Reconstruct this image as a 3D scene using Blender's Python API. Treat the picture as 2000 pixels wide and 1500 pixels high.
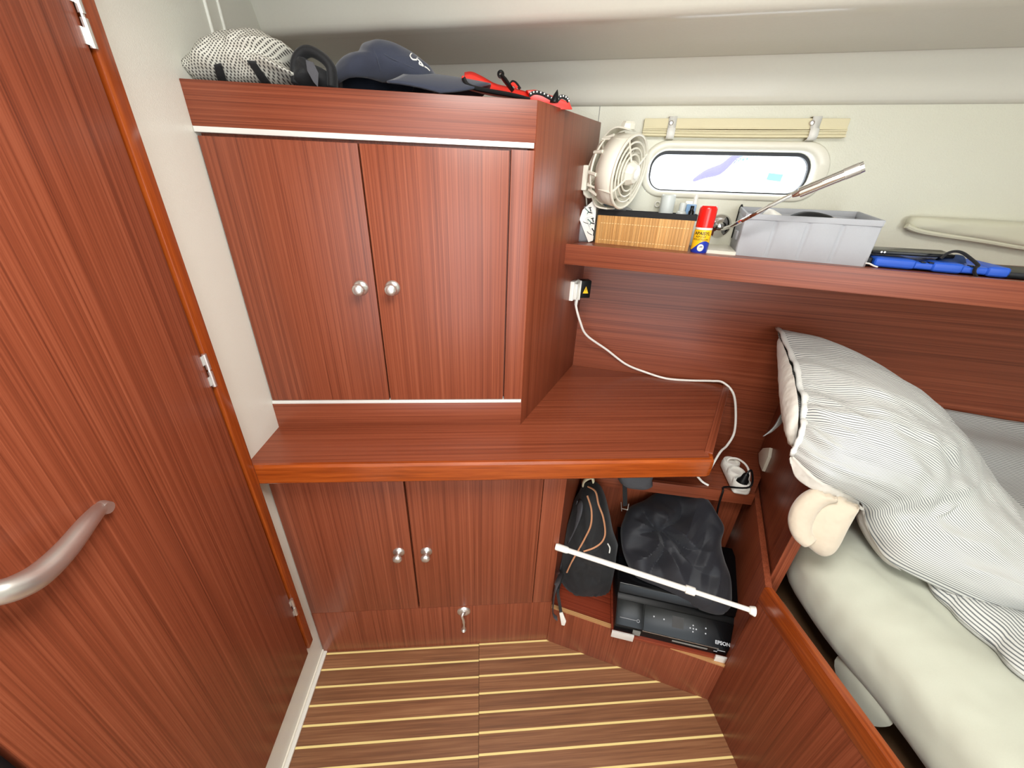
import bpy, bmesh, math, random
from mathutils import Vector, Matrix, noise
V = Vector
random.seed(7)
for o in list(bpy.data.objects): bpy.data.objects.remove(o)
scene = bpy.context.scene
COL = scene.collection
h = 1.4                                   # camera height above the cabin sole in metres

# ------------------------------------------------------------------ camera
FPX = 740.0
def _basis():
    d = lambda v: V((v[0]-1000, -(v[1]-750), -FPX))
    X = d((10000, 735)).normalized()
    Z = -d((942, 2215)); Z = (Z - X*X.dot(Z)).normalized()
    Y = Z.cross(X)
    return Matrix((X, Y, Z))
R3 = _basis()
CAM = V((0, 0, h))
cam_data = bpy.data.cameras.new('camera')
cam_data.sensor_width = 36.0
cam_data.lens = FPX/2000*36.0
cam_data.clip_start = 0.01
cam = bpy.data.objects.new('camera', cam_data)
cam.matrix_world = Matrix.Translation(CAM) @ R3.to_4x4()
COL.objects.link(cam)
scene.camera = cam

# ------------------------------------------------------------------ world, light, exposure
world = bpy.data.worlds.new('world'); scene.world = world
world.use_nodes = True
bg = world.node_tree.nodes['Background']
bg.inputs['Color'].default_value = (0.86, 0.94, 1.0, 1)
bg.inputs['Strength'].default_value = 3.2
def area(name, loc, target, sx, sy, power, color=(1, 1, 1)):
    l = bpy.data.lights.new(name, 'AREA'); l.shape = 'RECTANGLE'
    l.size = sx; l.size_y = sy; l.energy = power; l.color = color
    o = bpy.data.objects.new(name, l); COL.objects.link(o)
    o.location = loc
    o.rotation_euler = (V(target)-V(loc)).to_track_quat('-Z', 'Y').to_euler()
    return o
# daylight from overhead, lamp added below the closed deckhead; open companionway behind
area('overhead_daylight_offscreen', (.12, .16, 1.865), (.12, .16, 0), 0.46, 0.46, 13, (1.0, 0.98, 0.95))
area('companionway_offscreen', (0.25, -1.5, 1.55), (-.15, 1.0, 1.3), 1.0, .7, 6.6, (1.0, 0.985, 0.96))
scene.view_settings.view_transform = 'Standard'
scene.view_settings.look = 'None'
scene.view_settings.gamma = 1.0
scene.view_settings.use_curve_mapping = False
scene.view_settings.exposure = 0.62

# ------------------------------------------------------------------ pixel helpers (a pixel gives a direction; a plane gives the distance)
def ray(p): return R3 @ V((p[0]-1000, -(p[1]-750), -FPX))
def onz(p, z): r = ray(p); return CAM + r*((z-CAM.z)/r.z)
def ony(p, y): r = ray(p); return CAM + r*((y-CAM.y)/r.y)
def onx(p, x): r = ray(p); return CAM + r*((x-CAM.x)/r.x)
def onpl(p, q, n): r = ray(p); return CAM + r*((V(q)-CAM).dot(n)/r.dot(n))
UP = V((0, 0, 1))
def dirv(a): return V((math.cos(math.radians(a)), math.sin(math.radians(a)), 0))
HD = dirv(-18); HO = dirv(72)             # along the hull side, outwards through it
HQ = V((.245*h, .925*h, 0))
def hp(t, z, off=0): return HQ + HD*t - HO*off + UP*z
def hull(p, off=0): return onpl(p, HQ - HO*off, HO)
def ht(p): return (p-HQ).dot(HD)
SDV = dirv(60.2); SN = dirv(60.2-90)      # cabinet end panel, and its outward normal
SQ = V((.078*h, .628*h, 0))
def side(p, off=0): return onpl(p, SQ + SN*off, SN)
BQ = V((.51*h, .404*h, 0))                # corner of the berth
BD = dirv(59.7); BN = dirv(59.7-90)       # along the headboard, towards the mattress
def head(p, off=0): return onpl(p, BQ + BN*off, BN)
WX = -.378*h                              # face of the white bulkhead

# ------------------------------------------------------------------ materials
def lin(c): return tuple((x/255/12.92 if x/255 <= .04045 else ((x/255+.055)/1.055)**2.4) for x in c) + (1,)
def newmat(name):
    m = bpy.data.materials.new(name); m.use_nodes = True
    nt = m.node_tree; b = nt.nodes['Principled BSDF']
    return m, nt, b
def plain(name, rgb, rough=.5, metal=0, noise_amt=0, nscale=300, bump=0, bscale=200, sheen=0, coat=0, alpha=1, trans=0, ior=None, bdist=.002):
    m, nt, b = newmat(name)
    b.inputs['Base Color'].default_value = lin(rgb)
    b.inputs['Roughness'].default_value = rough
    b.inputs['Metallic'].default_value = metal
    if sheen: b.inputs['Sheen Weight'].default_value = sheen
    if coat: b.inputs['Coat Weight'].default_value = coat; b.inputs['Coat Roughness'].default_value = .12
    if trans: b.inputs['Transmission Weight'].default_value = trans
    if ior: b.inputs['IOR'].default_value = ior
    if alpha < 1: b.inputs['Alpha'].default_value = alpha
    if noise_amt or bump:
        tc = nt.nodes.new('ShaderNodeTexCoord')
    if noise_amt:
        n = nt.nodes.new('ShaderNodeTexNoise'); n.inputs['Scale'].default_value = nscale; n.inputs['Detail'].default_value = 3
        nt.links.new(tc.outputs['Object'], n.inputs['Vector'])
        mx = nt.nodes.new('ShaderNodeMix'); mx.data_type = 'RGBA'
        c = lin(rgb)
        mx.inputs[6].default_value = tuple(x*(1-noise_amt) for x in c[:3]) + (1,)
        mx.inputs[7].default_value = tuple(min(1, x*(1+noise_amt)) for x in c[:3]) + (1,)
        nt.links.new(n.outputs['Fac'], mx.inputs[0]); nt.links.new(mx.outputs[2], b.inputs['Base Color'])
    if bump:
        n2 = nt.nodes.new('ShaderNodeTexNoise'); n2.inputs['Scale'].default_value = bscale; n2.inputs['Detail'].default_value = 2
        nt.links.new(tc.outputs['Object'], n2.inputs['Vector'])
        bp = nt.nodes.new('ShaderNodeBump'); bp.inputs['Strength'].default_value = bump; bp.inputs['Distance'].default_value = bdist
        nt.links.new(n2.outputs['Fac'], bp.inputs['Height']); nt.links.new(bp.outputs['Normal'], b.inputs['Normal'])
    return m
def wood(name, dark, mid, light, rough=.34, fine=430, along=1.7, broad=110, contrast=1.0, vary=.12, coat=.0, spec=.5):
    """straight grain along the x of attribute 'gr'"""
    m, nt, b = newmat(name)
    N = nt.nodes.new; L = nt.links.new
    at = N('ShaderNodeAttribute'); at.attribute_name = 'gr'
    oi = N('ShaderNodeObjectInfo')
    mul = N('ShaderNodeMath'); mul.operation = 'MULTIPLY'; mul.inputs[1].default_value = 37.0
    L(oi.outputs['Random'], mul.inputs[0])
    def streak(sx, sy, det, dist):
        mp = N('ShaderNodeMapping'); mp.inputs['Scale'].default_value = (sx, sy, sy)
        L(at.outputs['Vector'], mp.inputs['Vector'])
        n = N('ShaderNodeTexNoise'); n.noise_dimensions = '4D'
        n.inputs['Scale'].default_value = 1; n.inputs['Detail'].default_value = det
        n.inputs['Roughness'].default_value = .62; n.inputs['Distortion'].default_value = dist
        L(mp.outputs['Vector'], n.inputs['Vector']); L(mul.outputs[0], n.inputs['W'])
        return n
    n1 = streak(along, fine, 3, .15); n2 = streak(along*.35, broad, 3, .5)
    a1 = N('ShaderNodeMath'); a1.operation = 'MULTIPLY_ADD'; a1.inputs[1].default_value = .6; 
    L(n1.outputs['Fac'], a1.inputs[0])
    a2 = N('ShaderNodeMath'); a2.operation = 'MULTIPLY'; a2.inputs[1].default_value = .4; L(n2.outputs['Fac'], a2.inputs[0])
    L(a2.outputs[0], a1.inputs[2])
    cr = N('ShaderNodeValToRGB')
    e = cr.color_ramp.elements
    w = .17/contrast
    e[0].position = .5-w; e[0].color = lin(dark); e[1].position = .5+w; e[1].color = lin(light)
    k = cr.color_ramp.elements.new(.5); k.color = lin(mid)
    L(a1.outputs[0], cr.inputs['Fac'])
    hs = N('ShaderNodeHueSaturation')
    mr = N('ShaderNodeMapRange'); mr.inputs['To Min'].default_value = 1-vary; mr.inputs['To Max'].default_value = 1+vary
    L(oi.outputs['Random'], mr.inputs['Value']); L(mr.outputs['Result'], hs.inputs['Value'])
    L(cr.outputs['Color'], hs.inputs['Color']); L(hs.outputs['Color'], b.inputs['Base Color'])
    b.inputs['Roughness'].default_value = rough
    b.inputs['Specular IOR Level'].default_value = spec
    if coat: b.inputs['Coat Weight'].default_value = coat; b.inputs['Coat Roughness'].default_value = .15
    bp = N('ShaderNodeBump'); bp.inputs['Strength'].default_value = .08; bp.inputs['Distance'].default_value = .001
    L(n1.outputs['Fac'], bp.inputs['Height']); L(bp.outputs['Normal'], b.inputs['Normal'])
    return m
def striped(name, base, line, pitch, duty=.36, rough=.85, axis=1):
    m, nt, b = newmat(name); N = nt.nodes.new; L = nt.links.new
    at = N('ShaderNodeAttribute'); at.attribute_name = 'gr'
    sp = N('ShaderNodeSeparateXYZ'); L(at.outputs['Vector'], sp.inputs[0])
    d = N('ShaderNodeMath'); d.operation = 'DIVIDE'; d.inputs[1].default_value = pitch; L(sp.outputs[axis], d.inputs[0])
    f = N('ShaderNodeMath'); f.operation = 'FRACT'; L(d.outputs[0], f.inputs[0])
    pp = N('ShaderNodeMath'); pp.operation = 'PINGPONG'; pp.inputs[1].default_value = .5; L(f.outputs[0], pp.inputs[0])
    mr = N('ShaderNodeMapRange'); mr.inputs['From Min'].default_value = duty/2-.06; mr.inputs['From Max'].default_value = duty/2+.06
    L(pp.outputs[0], mr.inputs['Value'])
    mx = N('ShaderNodeMix'); mx.data_type = 'RGBA'; mx.inputs[6].default_value = lin(line); mx.inputs[7].default_value = lin(base)
    L(mr.outputs['Result'], mx.inputs[0]); L(mx.outputs[2], b.inputs['Base Color'])
    b.inputs['Roughness'].default_value = rough; b.inputs['Sheen Weight'].default_value = .15
    tc = N('ShaderNodeTexCoord'); n = N('ShaderNodeTexNoise'); n.inputs['Scale'].default_value = 24; n.inputs['Detail'].default_value = 5
    L(tc.outputs['Object'], n.inputs['Vector'])
    bp = N('ShaderNodeBump'); bp.inputs['Strength'].default_value = .35; bp.inputs['Distance'].default_value = .006
    L(n.outputs['Fac'], bp.inputs['Height']); L(bp.outputs['Normal'], b.inputs['Normal'])
    return m
def perforated(name, base, hole, pitch, rad=.3):
    m, nt, b = newmat(name); N = nt.nodes.new; L = nt.links.new
    at = N('ShaderNodeAttribute'); at.attribute_name = 'gr'
    mp = N('ShaderNodeMapping'); mp.inputs['Rotation'].default_value = (0, 0, math.radians(45)); mp.inputs['Scale'].default_value = (1/pitch,)*3
    L(at.outputs['Vector'], mp.inputs['Vector'])
    fr = N('ShaderNodeVectorMath'); fr.operation = 'FRACTION'; L(mp.outputs['Vector'], fr.inputs[0])
    sb = N('ShaderNodeVectorMath'); sb.operation = 'SUBTRACT'; sb.inputs[1].default_value = (.5, .5, 0); L(fr.outputs[0], sb.inputs[0])
    ml = N('ShaderNodeVectorMath'); ml.operation = 'MULTIPLY'; ml.inputs[1].default_value = (1, 1, 0); L(sb.outputs[0], ml.inputs[0])
    ln = N('ShaderNodeVectorMath'); ln.operation = 'LENGTH'; L(ml.outputs[0], ln.inputs[0])
    mr = N('ShaderNodeMapRange'); mr.inputs['From Min'].default_value = rad-.08; mr.inputs['From Max'].default_value = rad+.08
    L(ln.outputs['Value'], mr.inputs['Value'])
    mx = N('ShaderNodeMix'); mx.data_type = 'RGBA'; mx.inputs[6].default_value = lin(hole); mx.inputs[7].default_value = lin(base)
    L(mr.outputs['Result'], mx.inputs[0]); L(mx.outputs[2], b.inputs['Base Color'])
    b.inputs['Roughness'].default_value = .8
    return m

M = {}
M['mahog'] = wood('mahogany_laminate', (94, 43, 26), (127, 63, 40), (149, 82, 56), rough=.34, contrast=1.05, vary=.03, spec=.36)
M['solid'] = wood('solid_mahogany_edge', (106, 42, 12), (142, 62, 18), (168, 82, 28), rough=.25, fine=150, along=7, contrast=.8, vary=.03, coat=.3)
M['teak'] = wood('teak_plank', (98, 62, 40), (134, 89, 59), (160, 115, 80), rough=.42, fine=210, along=4, broad=60, contrast=1.0, vary=.12)
M['inlay'] = plain('yellow_inlay', (236, 214, 142), .45)
M['rawedge'] = wood('pale_wood_edge', (150, 104, 62), (186, 138, 88), (206, 162, 112), rough=.5, fine=120)
M['white_wall'] = plain('white_textured_bulkhead', (222, 221, 210), .32, noise_amt=.025, nscale=420, bump=.16, bscale=520)
M['hullwhite'] = plain('cream_hull_liner', (216, 214, 196), .4, noise_amt=.03, nscale=300, bump=.25, bscale=300)
M['gelcoat'] = plain('glossy_gelcoat', (214, 211, 198), .22, noise_amt=.02, nscale=200, bump=.05, bscale=90)
M['white_trim'] = plain('white_trim', (232, 230, 222), .4)
M['alu'] = plain('white_aluminium_strip', (226, 224, 218), .3, metal=.25)
M['nickel'] = plain('satin_nickel', (222, 220, 216), .33, metal=.9)
M['chrome'] = plain('polished_chrome', (225, 225, 226), .07, metal=1)
M['steel'] = plain('brushed_steel', (214, 210, 205), .36, metal=.9)
M['dark'] = plain('black_gap', (10, 9, 9), .8)
M['blackplastic'] = plain('black_plastic', (13, 14, 15), .38)
M['blackgloss'] = plain('black_gloss_plastic', (8, 9, 11), .2)
M['blackcloth'] = plain('black_nylon', (15, 16, 18), .75, bump=.3, bscale=400, sheen=.1)
M['greycloth'] = plain('charcoal_mesh_cloth', (78, 78, 82), .85, bump=.4, bscale=600, noise_amt=.15, nscale=600)
M['navycloth'] = plain('dark_navy_jacket', (20, 22, 30), .62, bump=.15, bscale=120, sheen=.15)
M['capcloth'] = plain('navy_cap_cotton', (44, 49, 64), .9, bump=.25, bscale=900, sheen=.2)
M['white_plastic'] = plain('white_plastic', (236, 234, 226), .35)
M['cream_plastic'] = plain('cream_plastic', (232, 228, 212), .34)
M['cream_dark'] = plain('cream_fabric_blind', (222, 212, 176), .7, bump=.1)
M['orange_zip'] = plain('tan_zip_tape', (196, 138, 100), .7)
M['red'] = plain('bright_red_plastic', (238, 44, 30), .35)
M['redcap'] = plain('red_cap', (226, 26, 18), .25)
M['yellow'] = plain('yellow_label', (248, 196, 30), .35)
M['bluelabel'] = plain('blue_label', (34, 62, 178), .35)
M['blue'] = plain('bright_blue_rubber', (36, 92, 206), .5)
M['navy'] = plain('navy_fabric', (30, 52, 92), .75, bump=.2)
M['black_ink'] = plain('black_ink', (18, 18, 20), .5)
M['grey_ink'] = plain('grey_ink', (176, 178, 182), .5)
M['green_ink'] = plain('grey_green_ink', (96, 128, 118), .5)
M['greybin'] = plain('grey_nonwoven', (172, 174, 178), .85, bump=.15, bscale=900, noise_amt=.03)
M['bamboo'] = wood('bamboo_slat', (172, 118, 58), (200, 148, 84), (220, 176, 114), rough=.5, fine=300, along=6, contrast=.9, vary=.13)
M['thread'] = plain('pale_thread', (236, 206, 150), .8)
M['sheet'] = plain('pale_sage_sheet', (188, 190, 174), .92, bump=.6, bscale=7, bdist=.03, sheen=.25, noise_amt=.03, nscale=500)
M['fleece'] = plain('beige_fleece', (196, 182, 162), .95, sheen=.4, bump=.5, bscale=30, bdist=.01)
M['pillow_in'] = plain('off_white_pillow', (200, 194, 184), .9, sheen=.2, bump=.6, bscale=28, bdist=.012)
M['hem'] = plain('pale_hem_cotton', (206, 205, 200), .9, bump=.5, bscale=350)
M['pillowcase'] = striped('ticking_stripe_cotton', (208, 208, 202), (104, 108, 110), .0052)
M['duvet'] = striped('ticking_stripe_duvet', (204, 205, 200), (100, 104, 106), .0078)
M['mesh'] = perforated('white_perforated_mesh', (206, 204, 192), (70, 67, 63), .0044)
M['beige'] = plain('beige_canvas', (206, 203, 180), .85, bump=.25, bscale=60, sheen=.2)
M['cable'] = plain('white_cable', (240, 236, 228), .4)
M['bottle'] = plain('pale_grey_bottle', (206, 212, 208), .4)
M['clearbag'] = plain('clear_polybag', (205, 208, 214), .15, alpha=.38)
M['inside'] = plain('berth_interior', (92, 66, 40), .8)
M['gasket'] = plain('black_window_gasket', (18, 20, 26), .45)
M['rubber'] = plain('grey_rubber', (120, 118, 112), .7)
for k_ in ('blackplastic', 'blackgloss'): M[k_].node_tree.nodes['Principled BSDF'].inputs['Specular IOR Level'].default_value = .22
M['screen'] = plain('dark_lcd', (34, 30, 26), .5)
M['blue_cap'] = plain('pale_blue_cap', (120, 160, 200), .35)
M['wood_red'] = wood('red_tray_wood', (92, 34, 20), (124, 50, 30), (148, 68, 44), rough=.3, vary=.02)
m, nt, b = newmat('window_glass')
b.inputs['Base Color'].default_value = (1, 1, 1, 1); b.inputs['Roughness'].default_value = 0
b.inputs['Transmission Weight'].default_value = 1; b.inputs['IOR'].default_value = 1.03; b.inputs['Alpha'].default_value = .25
M['glass'] = m
M['ext_purple'] = plain('distant_violet', (112, 106, 138), .8)
M['ext_teal'] = plain('distant_teal', (100, 142, 146), .8)
M['ext_ground'] = plain('pale_quay', (238, 238, 240), .9)

# ------------------------------------------------------------------ mesh builder
FX = (V((1, 0, 0)), V((0, 1, 0)), UP)
FH = (HD, HO, UP)
def frame(a, upv=UP):
    a = V(a).normalized(); b = upv.cross(a).normalized(); return (a, b, a.cross(b))
def catmull(P, n=6, closed=False):
    P = [V(p) for p in P]; out = []
    m = len(P); rng = m if closed else m-1
    for i in range(rng):
        if closed: a, b_, c, d = P[(i-1) % m], P[i], P[(i+1) % m], P[(i+2) % m]
        else: a, b_, c, d = P[max(i-1, 0)], P[i], P[i+1], P[min(i+2, m-1)]
        for k in range(n):
            t = k/n
            out.append(.5*((2*b_)+(c-a)*t+(2*a-5*b_+4*c-d)*t*t+(3*b_-a-3*c+d)*t**3))
    if not closed: out.append(P[-1])
    return out
class MB:
    def __init__(s): s.v = []; s.f = []; s.uv = {}
    def add(s, vs, fs, uvs=None):
        n = len(s.v); s.v += [V(p) for p in vs]; s.f += [tuple(i+n for i in f) for f in fs]
        if uvs:
            for i, u in enumerate(uvs): s.uv[n+i] = u
        return s
    def box(s, c, sx, sy, sz, fr=FX):
        c = V(c); vs = [c+fr[0]*(sx/2*i)+fr[1]*(sy/2*j)+fr[2]*(sz/2*k) for i in (-1, 1) for j in (-1, 1) for k in (-1, 1)]
        return s.add(vs, [(0, 1, 3, 2), (4, 6, 7, 5), (0, 4, 5, 1), (2, 3, 7, 6), (0, 2, 6, 4), (1, 5, 7, 3)])
    def mm(s, x0, x1, y0, y1, z0, z1): return s.box(((x0+x1)/2, (y0+y1)/2, (z0+z1)/2), abs(x1-x0), abs(y1-y0), abs(z1-z0))
    def bar(s, a, b_, w, t, up=UP):
        a, b_ = V(a), V(b_); fr = frame(b_-a, up); return s.box((a+b_)/2, (b_-a).length, w, t, fr)
    def hexa(s, lo, hi):
        """loft between two rings with the same number of points"""
        n = len(lo); vs = [V(p) for p in lo]+[V(p) for p in hi]
        fs = [tuple(reversed(range(n))), tuple(range(n, 2*n))]+[(i, (i+1) % n, n+(i+1) % n, n+i) for i in range(n)]
        return s.add(vs, fs)
    def prism(s, poly, z0, z1): return s.hexa([V((p[0], p[1], z0)) for p in poly], [V((p[0], p[1], z1)) for p in poly])
    def tube(s, P, r, n=10, caps=True, flat=1.0, up=None):
        P = [V(p) for p in P]; m = len(P)
        rs = r if isinstance(r, (list, tuple)) else [r]*m
        T = [(P[min(i+1, m-1)]-P[max(i-1, 0)]).normalized() for i in range(m)]
        a = (up or (UP if abs(T[0].z) < .9 else V((1, 0, 0)))); nb = (a-T[0]*a.dot(T[0])).normalized()
        vs = []
        for i in range(m):
            nb = (nb-T[i]*nb.dot(T[i])).normalized(); bb = T[i].cross(nb)
            for k in range(n):
                an = 2*math.pi*k/n; vs.append(P[i]+(nb*math.cos(an)*flat+bb*math.sin(an))*rs[i])
        fs = [(i*n+k, i*n+(k+1) % n, (i+1)*n+(k+1) % n, (i+1)*n+k) for i in range(m-1) for k in range(n)]
        if caps: fs += [tuple(reversed(range(n))), tuple((m-1)*n+k for k in range(n))]
        return s.add(vs, fs)
    def ring(s, c, ax, Rr, r, n=32, k=8, a0=0, a1=2*math.pi):
        fr = frame(ax) if abs(V(ax).normalized().z) < .95 else (V(ax).normalized(), V((1, 0, 0)), V((0, 1, 0)))
        full = abs(a1-a0-2*math.pi) < 1e-6
        P = [V(c)+(fr[1]*math.cos(a0+(a1-a0)*i/n)+fr[2]*math.sin(a0+(a1-a0)*i/n))*Rr for i in range(n+1)]
        return s.tube(P, r, k, caps=not full, up=fr[0])
    def lathe(s, prof, o, ax, n=28):
        o = V(o); ax = V(ax).normalized()
        fr = frame(ax) if abs(ax.z) < .95 else (ax, V((1, 0, 0)), ax.cross(V((1, 0, 0))))
        vs = [o+ax*hh+(fr[1]*math.cos(2*math.pi*k/n)+fr[2]*math.sin(2*math.pi*k/n))*max(r, 1e-5) for r, hh in prof for k in range(n)]
        m = len(prof)
        fs = [(i*n+k, i*n+(k+1) % n, (i+1)*n+(k+1) % n, (i+1)*n+k) for i in range(m-1) for k in range(n)]
        fs += [tuple(reversed(range(n))), tuple((m-1)*n+k for k in range(n))]
        return s.add(vs, fs)
    def grid(s, fn, nu, nv, uvf=None):
        vs = []; uv = []
        for j in range(nv+1):
            for i in range(nu+1):
                vs.append(fn(i/nu, j/nv)); uv.append(uvf(i/nu, j/nv) if uvf else (i/nu, j/nv, 0))
        fs = [(j*(nu+1)+i, j*(nu+1)+i+1, (j+1)*(nu+1)+i+1, (j+1)*(nu+1)+i) for j in range(nv) for i in range(nu)]
        return s.add(vs, fs, uv)
    def rbox(s, dims, r, n, warp):
        dx, dy, dz = dims; nx, ny, nz = n
        seen = {}; vs = []; fs = []; uv = []
        def vert(p):
            key = tuple(round(c, 5) for c in p)
            if key in seen: return seen[key]
            inn = V([max(-(d/2-r), min(d/2-r, c)) for c, d in zip(p, dims)]); dd = V(p)-inn
            q = inn+(dd.normalized()*r if dd.length > 1e-9 else dd)
            seen[key] = len(vs); vs.append(warp(q)); uv.append(tuple(q)); return seen[key]
        def face(A, na, B, nb, fixed, sgn):
            for i in range(na):
                for j in range(nb):
                    q = []
                    for (a_, b__) in ((i, j), (i+1, j), (i+1, j+1), (i, j+1)):
                        p = [0, 0, 0]; p[A] = -dims[A]/2+dims[A]*a_/na; p[B] = -dims[B]/2+dims[B]*b__/nb; p[fixed] = sgn*dims[fixed]/2
                        q.append(vert(p))
                    fs.append(tuple(q) if sgn > 0 else tuple(reversed(q)))
        for sg in (1, -1):
            face(0, nx, 1, ny, 2, sg); face(1, ny, 2, nz, 0, sg); face(2, nz, 0, nx, 1, sg)
        return s.add(vs, fs, uv)
    def puff(s, outline, nrm, tf, tb, rings=10, power=2.0, disp=None, centre=None):
        """rounded solid with the given closed outline; bulges tf towards nrm and tb away from it"""
        O = [V(p) for p in outline]; n = len(O); c = V(centre) if centre else sum(O, V())/n
        nrm = V(nrm).normalized(); ax = frame(nrm) if abs(nrm.z) < .95 else (nrm, V((1, 0, 0)), V((0, 1, 0)))
        vs = []; fs = []
        def lay(t, sg):
            base = []
            for k in range(rings):
                q = k/rings; hgt = t*(max(0, 1-q**power))**.5*sg
                for i in range(n if k else 1):
                    p = c+(O[i]-c)*q+nrm*hgt
                    if disp: p = p+nrm*(disp(p)*sg*(1-q**4))
                    base.append(p)
            return base
        F, B = lay(tf, 1), lay(tb, -1)
        vs = F+B+O; nF = len(F); oO = 2*nF
        def idx(base, k, i): return base if k == 0 else base+1+(k-1)*n+i % n
        for base, fl in ((0, False), (nF, True)):
            for i in range(n):
                f = (base, idx(base, 1, i), idx(base, 1, i+1)); fs.append(f[::-1] if fl else f)
                for k in range(1, rings):
                    if k < rings-1: f = (idx(base, k, i), idx(base, k+1, i), idx(base, k+1, i+1), idx(base, k, i+1))
                    else: f = (idx(base, k, i), oO+i, oO+(i+1) % n, idx(base, k, i+1))
                    fs.append(f[::-1] if fl else f)
        uv = [((p-c).dot(ax[1]), (p-c).dot(ax[2]), 0) for p in vs]
        return s.add(vs, fs, uv)
    def build(s, name, mat, parent=None, smooth=True, grain=None, bevel=0, seg=2, label=None, sharp=35, kind=None):
        org = parent.matrix_world.translation if parent else (sum(s.v, V())/max(1, len(s.v)))
        if not parent:
            zmin = min(p.z for p in s.v); org = V((org.x, org.y, zmin))
        me = bpy.data.meshes.new(name)
        me.from_pydata([tuple(p-org) for p in s.v], [], s.f)
        if s.uv and not grain:
            at = me.attributes.new('gr', 'FLOAT_VECTOR', 'POINT')
            at.data.foreach_set('vector', [c for i in range(len(s.v)) for c in s.uv.get(i, (0, 0, 0))])
        bm = bmesh.new(); bm.from_mesh(me)
        bmesh.ops.recalc_face_normals(bm, faces=bm.faces)
        if bevel:
            ed = [e for e in bm.edges if len(e.link_faces) == 2 and e.calc_face_angle(0) > .5]
            bmesh.ops.bevel(bm, geom=ed, offset=bevel, segments=seg, affect='EDGES', profile=.6, clamp_overlap=True)
        bm.to_mesh(me); bm.free()
        if grain is not None:
            fr = frame(grain) if abs(V(grain).normalized().z) < .95 else (UP, V((1, 0, 0)), V((0, 1, 0)))
            at = me.attributes.new('gr', 'FLOAT_VECTOR', 'POINT')
            dat = []
            for v in me.vertices:
                w = v.co+org; dat += [w.dot(fr[0]), w.dot(fr[1]), w.dot(fr[2])]
            at.data.foreach_set('vector', dat)
        if smooth:
            me.polygons.foreach_set('use_smooth', [True]*len(me.polygons))
            me.set_sharp_from_angle(angle=math.radians(sharp))
        me.materials.append(M[mat] if isinstance(mat, str) else mat)
        o = bpy.data.objects.new(name, me); COL.objects.link(o)
        if parent: o.parent = parent
        else: o.location = org
        if label: o['label'] = label
        if kind: o['kind'] = kind
        bpy.context.view_layer.update() if not parent else None
        return o
def tag(o, label, cat, group=None):
    o['label'] = label; o['category'] = cat
    if group: o['group'] = group
    return o
def thing(name, loc, label, cat, group=None):
    o = bpy.data.objects.new(name, None); o.empty_display_size = .05
    COL.objects.link(o); o.matrix_world = Matrix.Translation(V(loc))
    tag(o, label, cat, group); return o
def sub(mb, name, mat, part, root, **kw):
    o = mb.build(name, mat, root, **kw); o.parent = part
    if part.parent is None: pass
    return o
def struct(o): o['kind'] = 'structure'; return o
def text_mb(txt, size, origin, xdir, ydir, depth=.0003, bold=0):
    cu = bpy.data.curves.new('t', 'FONT'); cu.body = txt; cu.size = size; cu.extrude = depth; cu.offset = bold; cu.resolution_u = 3
    ob = bpy.data.objects.new('t', cu); COL.objects.link(ob)
    dg = bpy.context.evaluated_depsgraph_get(); dg.update()
    me = ob.evaluated_get(dg).to_mesh()
    xd = V(xdir).normalized(); yd = V(ydir); yd = (yd-xd*yd.dot(xd)).normalized(); zd = xd.cross(yd)
    mb = MB(); mb.add([V(origin)+xd*v.co.x+yd*v.co.y+zd*v.co.z for v in me.vertices], [tuple(p.vertices) for p in me.polygons])
    ob.evaluated_get(dg).to_mesh_clear(); bpy.data.objects.remove(ob); bpy.data.curves.remove(cu)
    return mb
def fbm(p, s, o=3):
    return noise.fractal(V(p)*s, .6, 2.0, o)
def ridge(p, s):
    return 1-abs(noise.noise(V(p)*s))*2

# ================================================================== THE SETTING
# ---- floor: teak planks with pale inlay strips, a joint across them
floor = struct(MB().mm(WX-.02, .74, -1.6, 1.0, -.06, -.012).build('floor', 'inside', smooth=False))
pitch = .0345*h; y_first = .5465*h
XS = -.0078
k = 0
while True:
    ys = y_first-k*pitch
    if ys < -1.5: break
    for (xa, xb, dy) in ((WX+.004, XS-.0006, 0.0), (XS+.0006, .735, .0022)):
        y1 = ys-.0028+dy; y0 = y1-pitch+.0056
        if k == 0:
            sub(MB().mm(xa, xb, y1+.0056, 1.0, -.0125, 0), 'plank', 'teak', floor, floor, grain=(1, 0, 0), smooth=False)
        sub(MB().mm(xa, xb, y0, y1, -.0125, 0), 'plank', 'teak', floor, floor, grain=(1, 0, 0), smooth=False)
        sub(MB().mm(xa, xb, y1, y1+.0056, -.0125, .0003), 'inlay_strip', 'inlay', floor, floor, smooth=False)
    k += 1
# ---- white bulkhead on the left with its door
wall_left = struct(MB().mm(WX-.08, WX, -1.6, 1.75, 0, 2.0).build('wall_left', 'white_wall', smooth=False))
base = struct(MB().mm(WX-.002, WX+.014, -1.6, .772, 0, .008).build('baseboard_left', 'white_trim', bevel=.003))
sub(MB().tube([(WX+.0005, -1.6, .012), (WX+.0005, .772, .012)], .004, 8), 'gasket_bead', 'cream_plastic', base, base)
for i, yy in enumerate((1.035, 1.085)):
    struct(MB().tube([(WX, yy, 1.532), (WX, yy-.012, 1.72), (WX, yy-.05, 1.86)], .0042, 10).build('trim_%d' % (i+1), 'white_wall'))
dz0 = .112*h
door = thing('door_1', (WX, .45, dz0), 'tall mahogany door set in the white bulkhead, with bar handle', 'door')
door['kind'] = 'structure'
del door['category']
MB().mm(WX-.002, WX+.017, .2265, .684, dz0, 1.885).build('leaf', 'mahog', door, grain=(0, 0, 1), bevel=.0015)
MB().mm(WX-.002, WX+.004, .212, .690, dz0, 1.885).build('seal', 'gasket', door, smooth=False)
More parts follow.
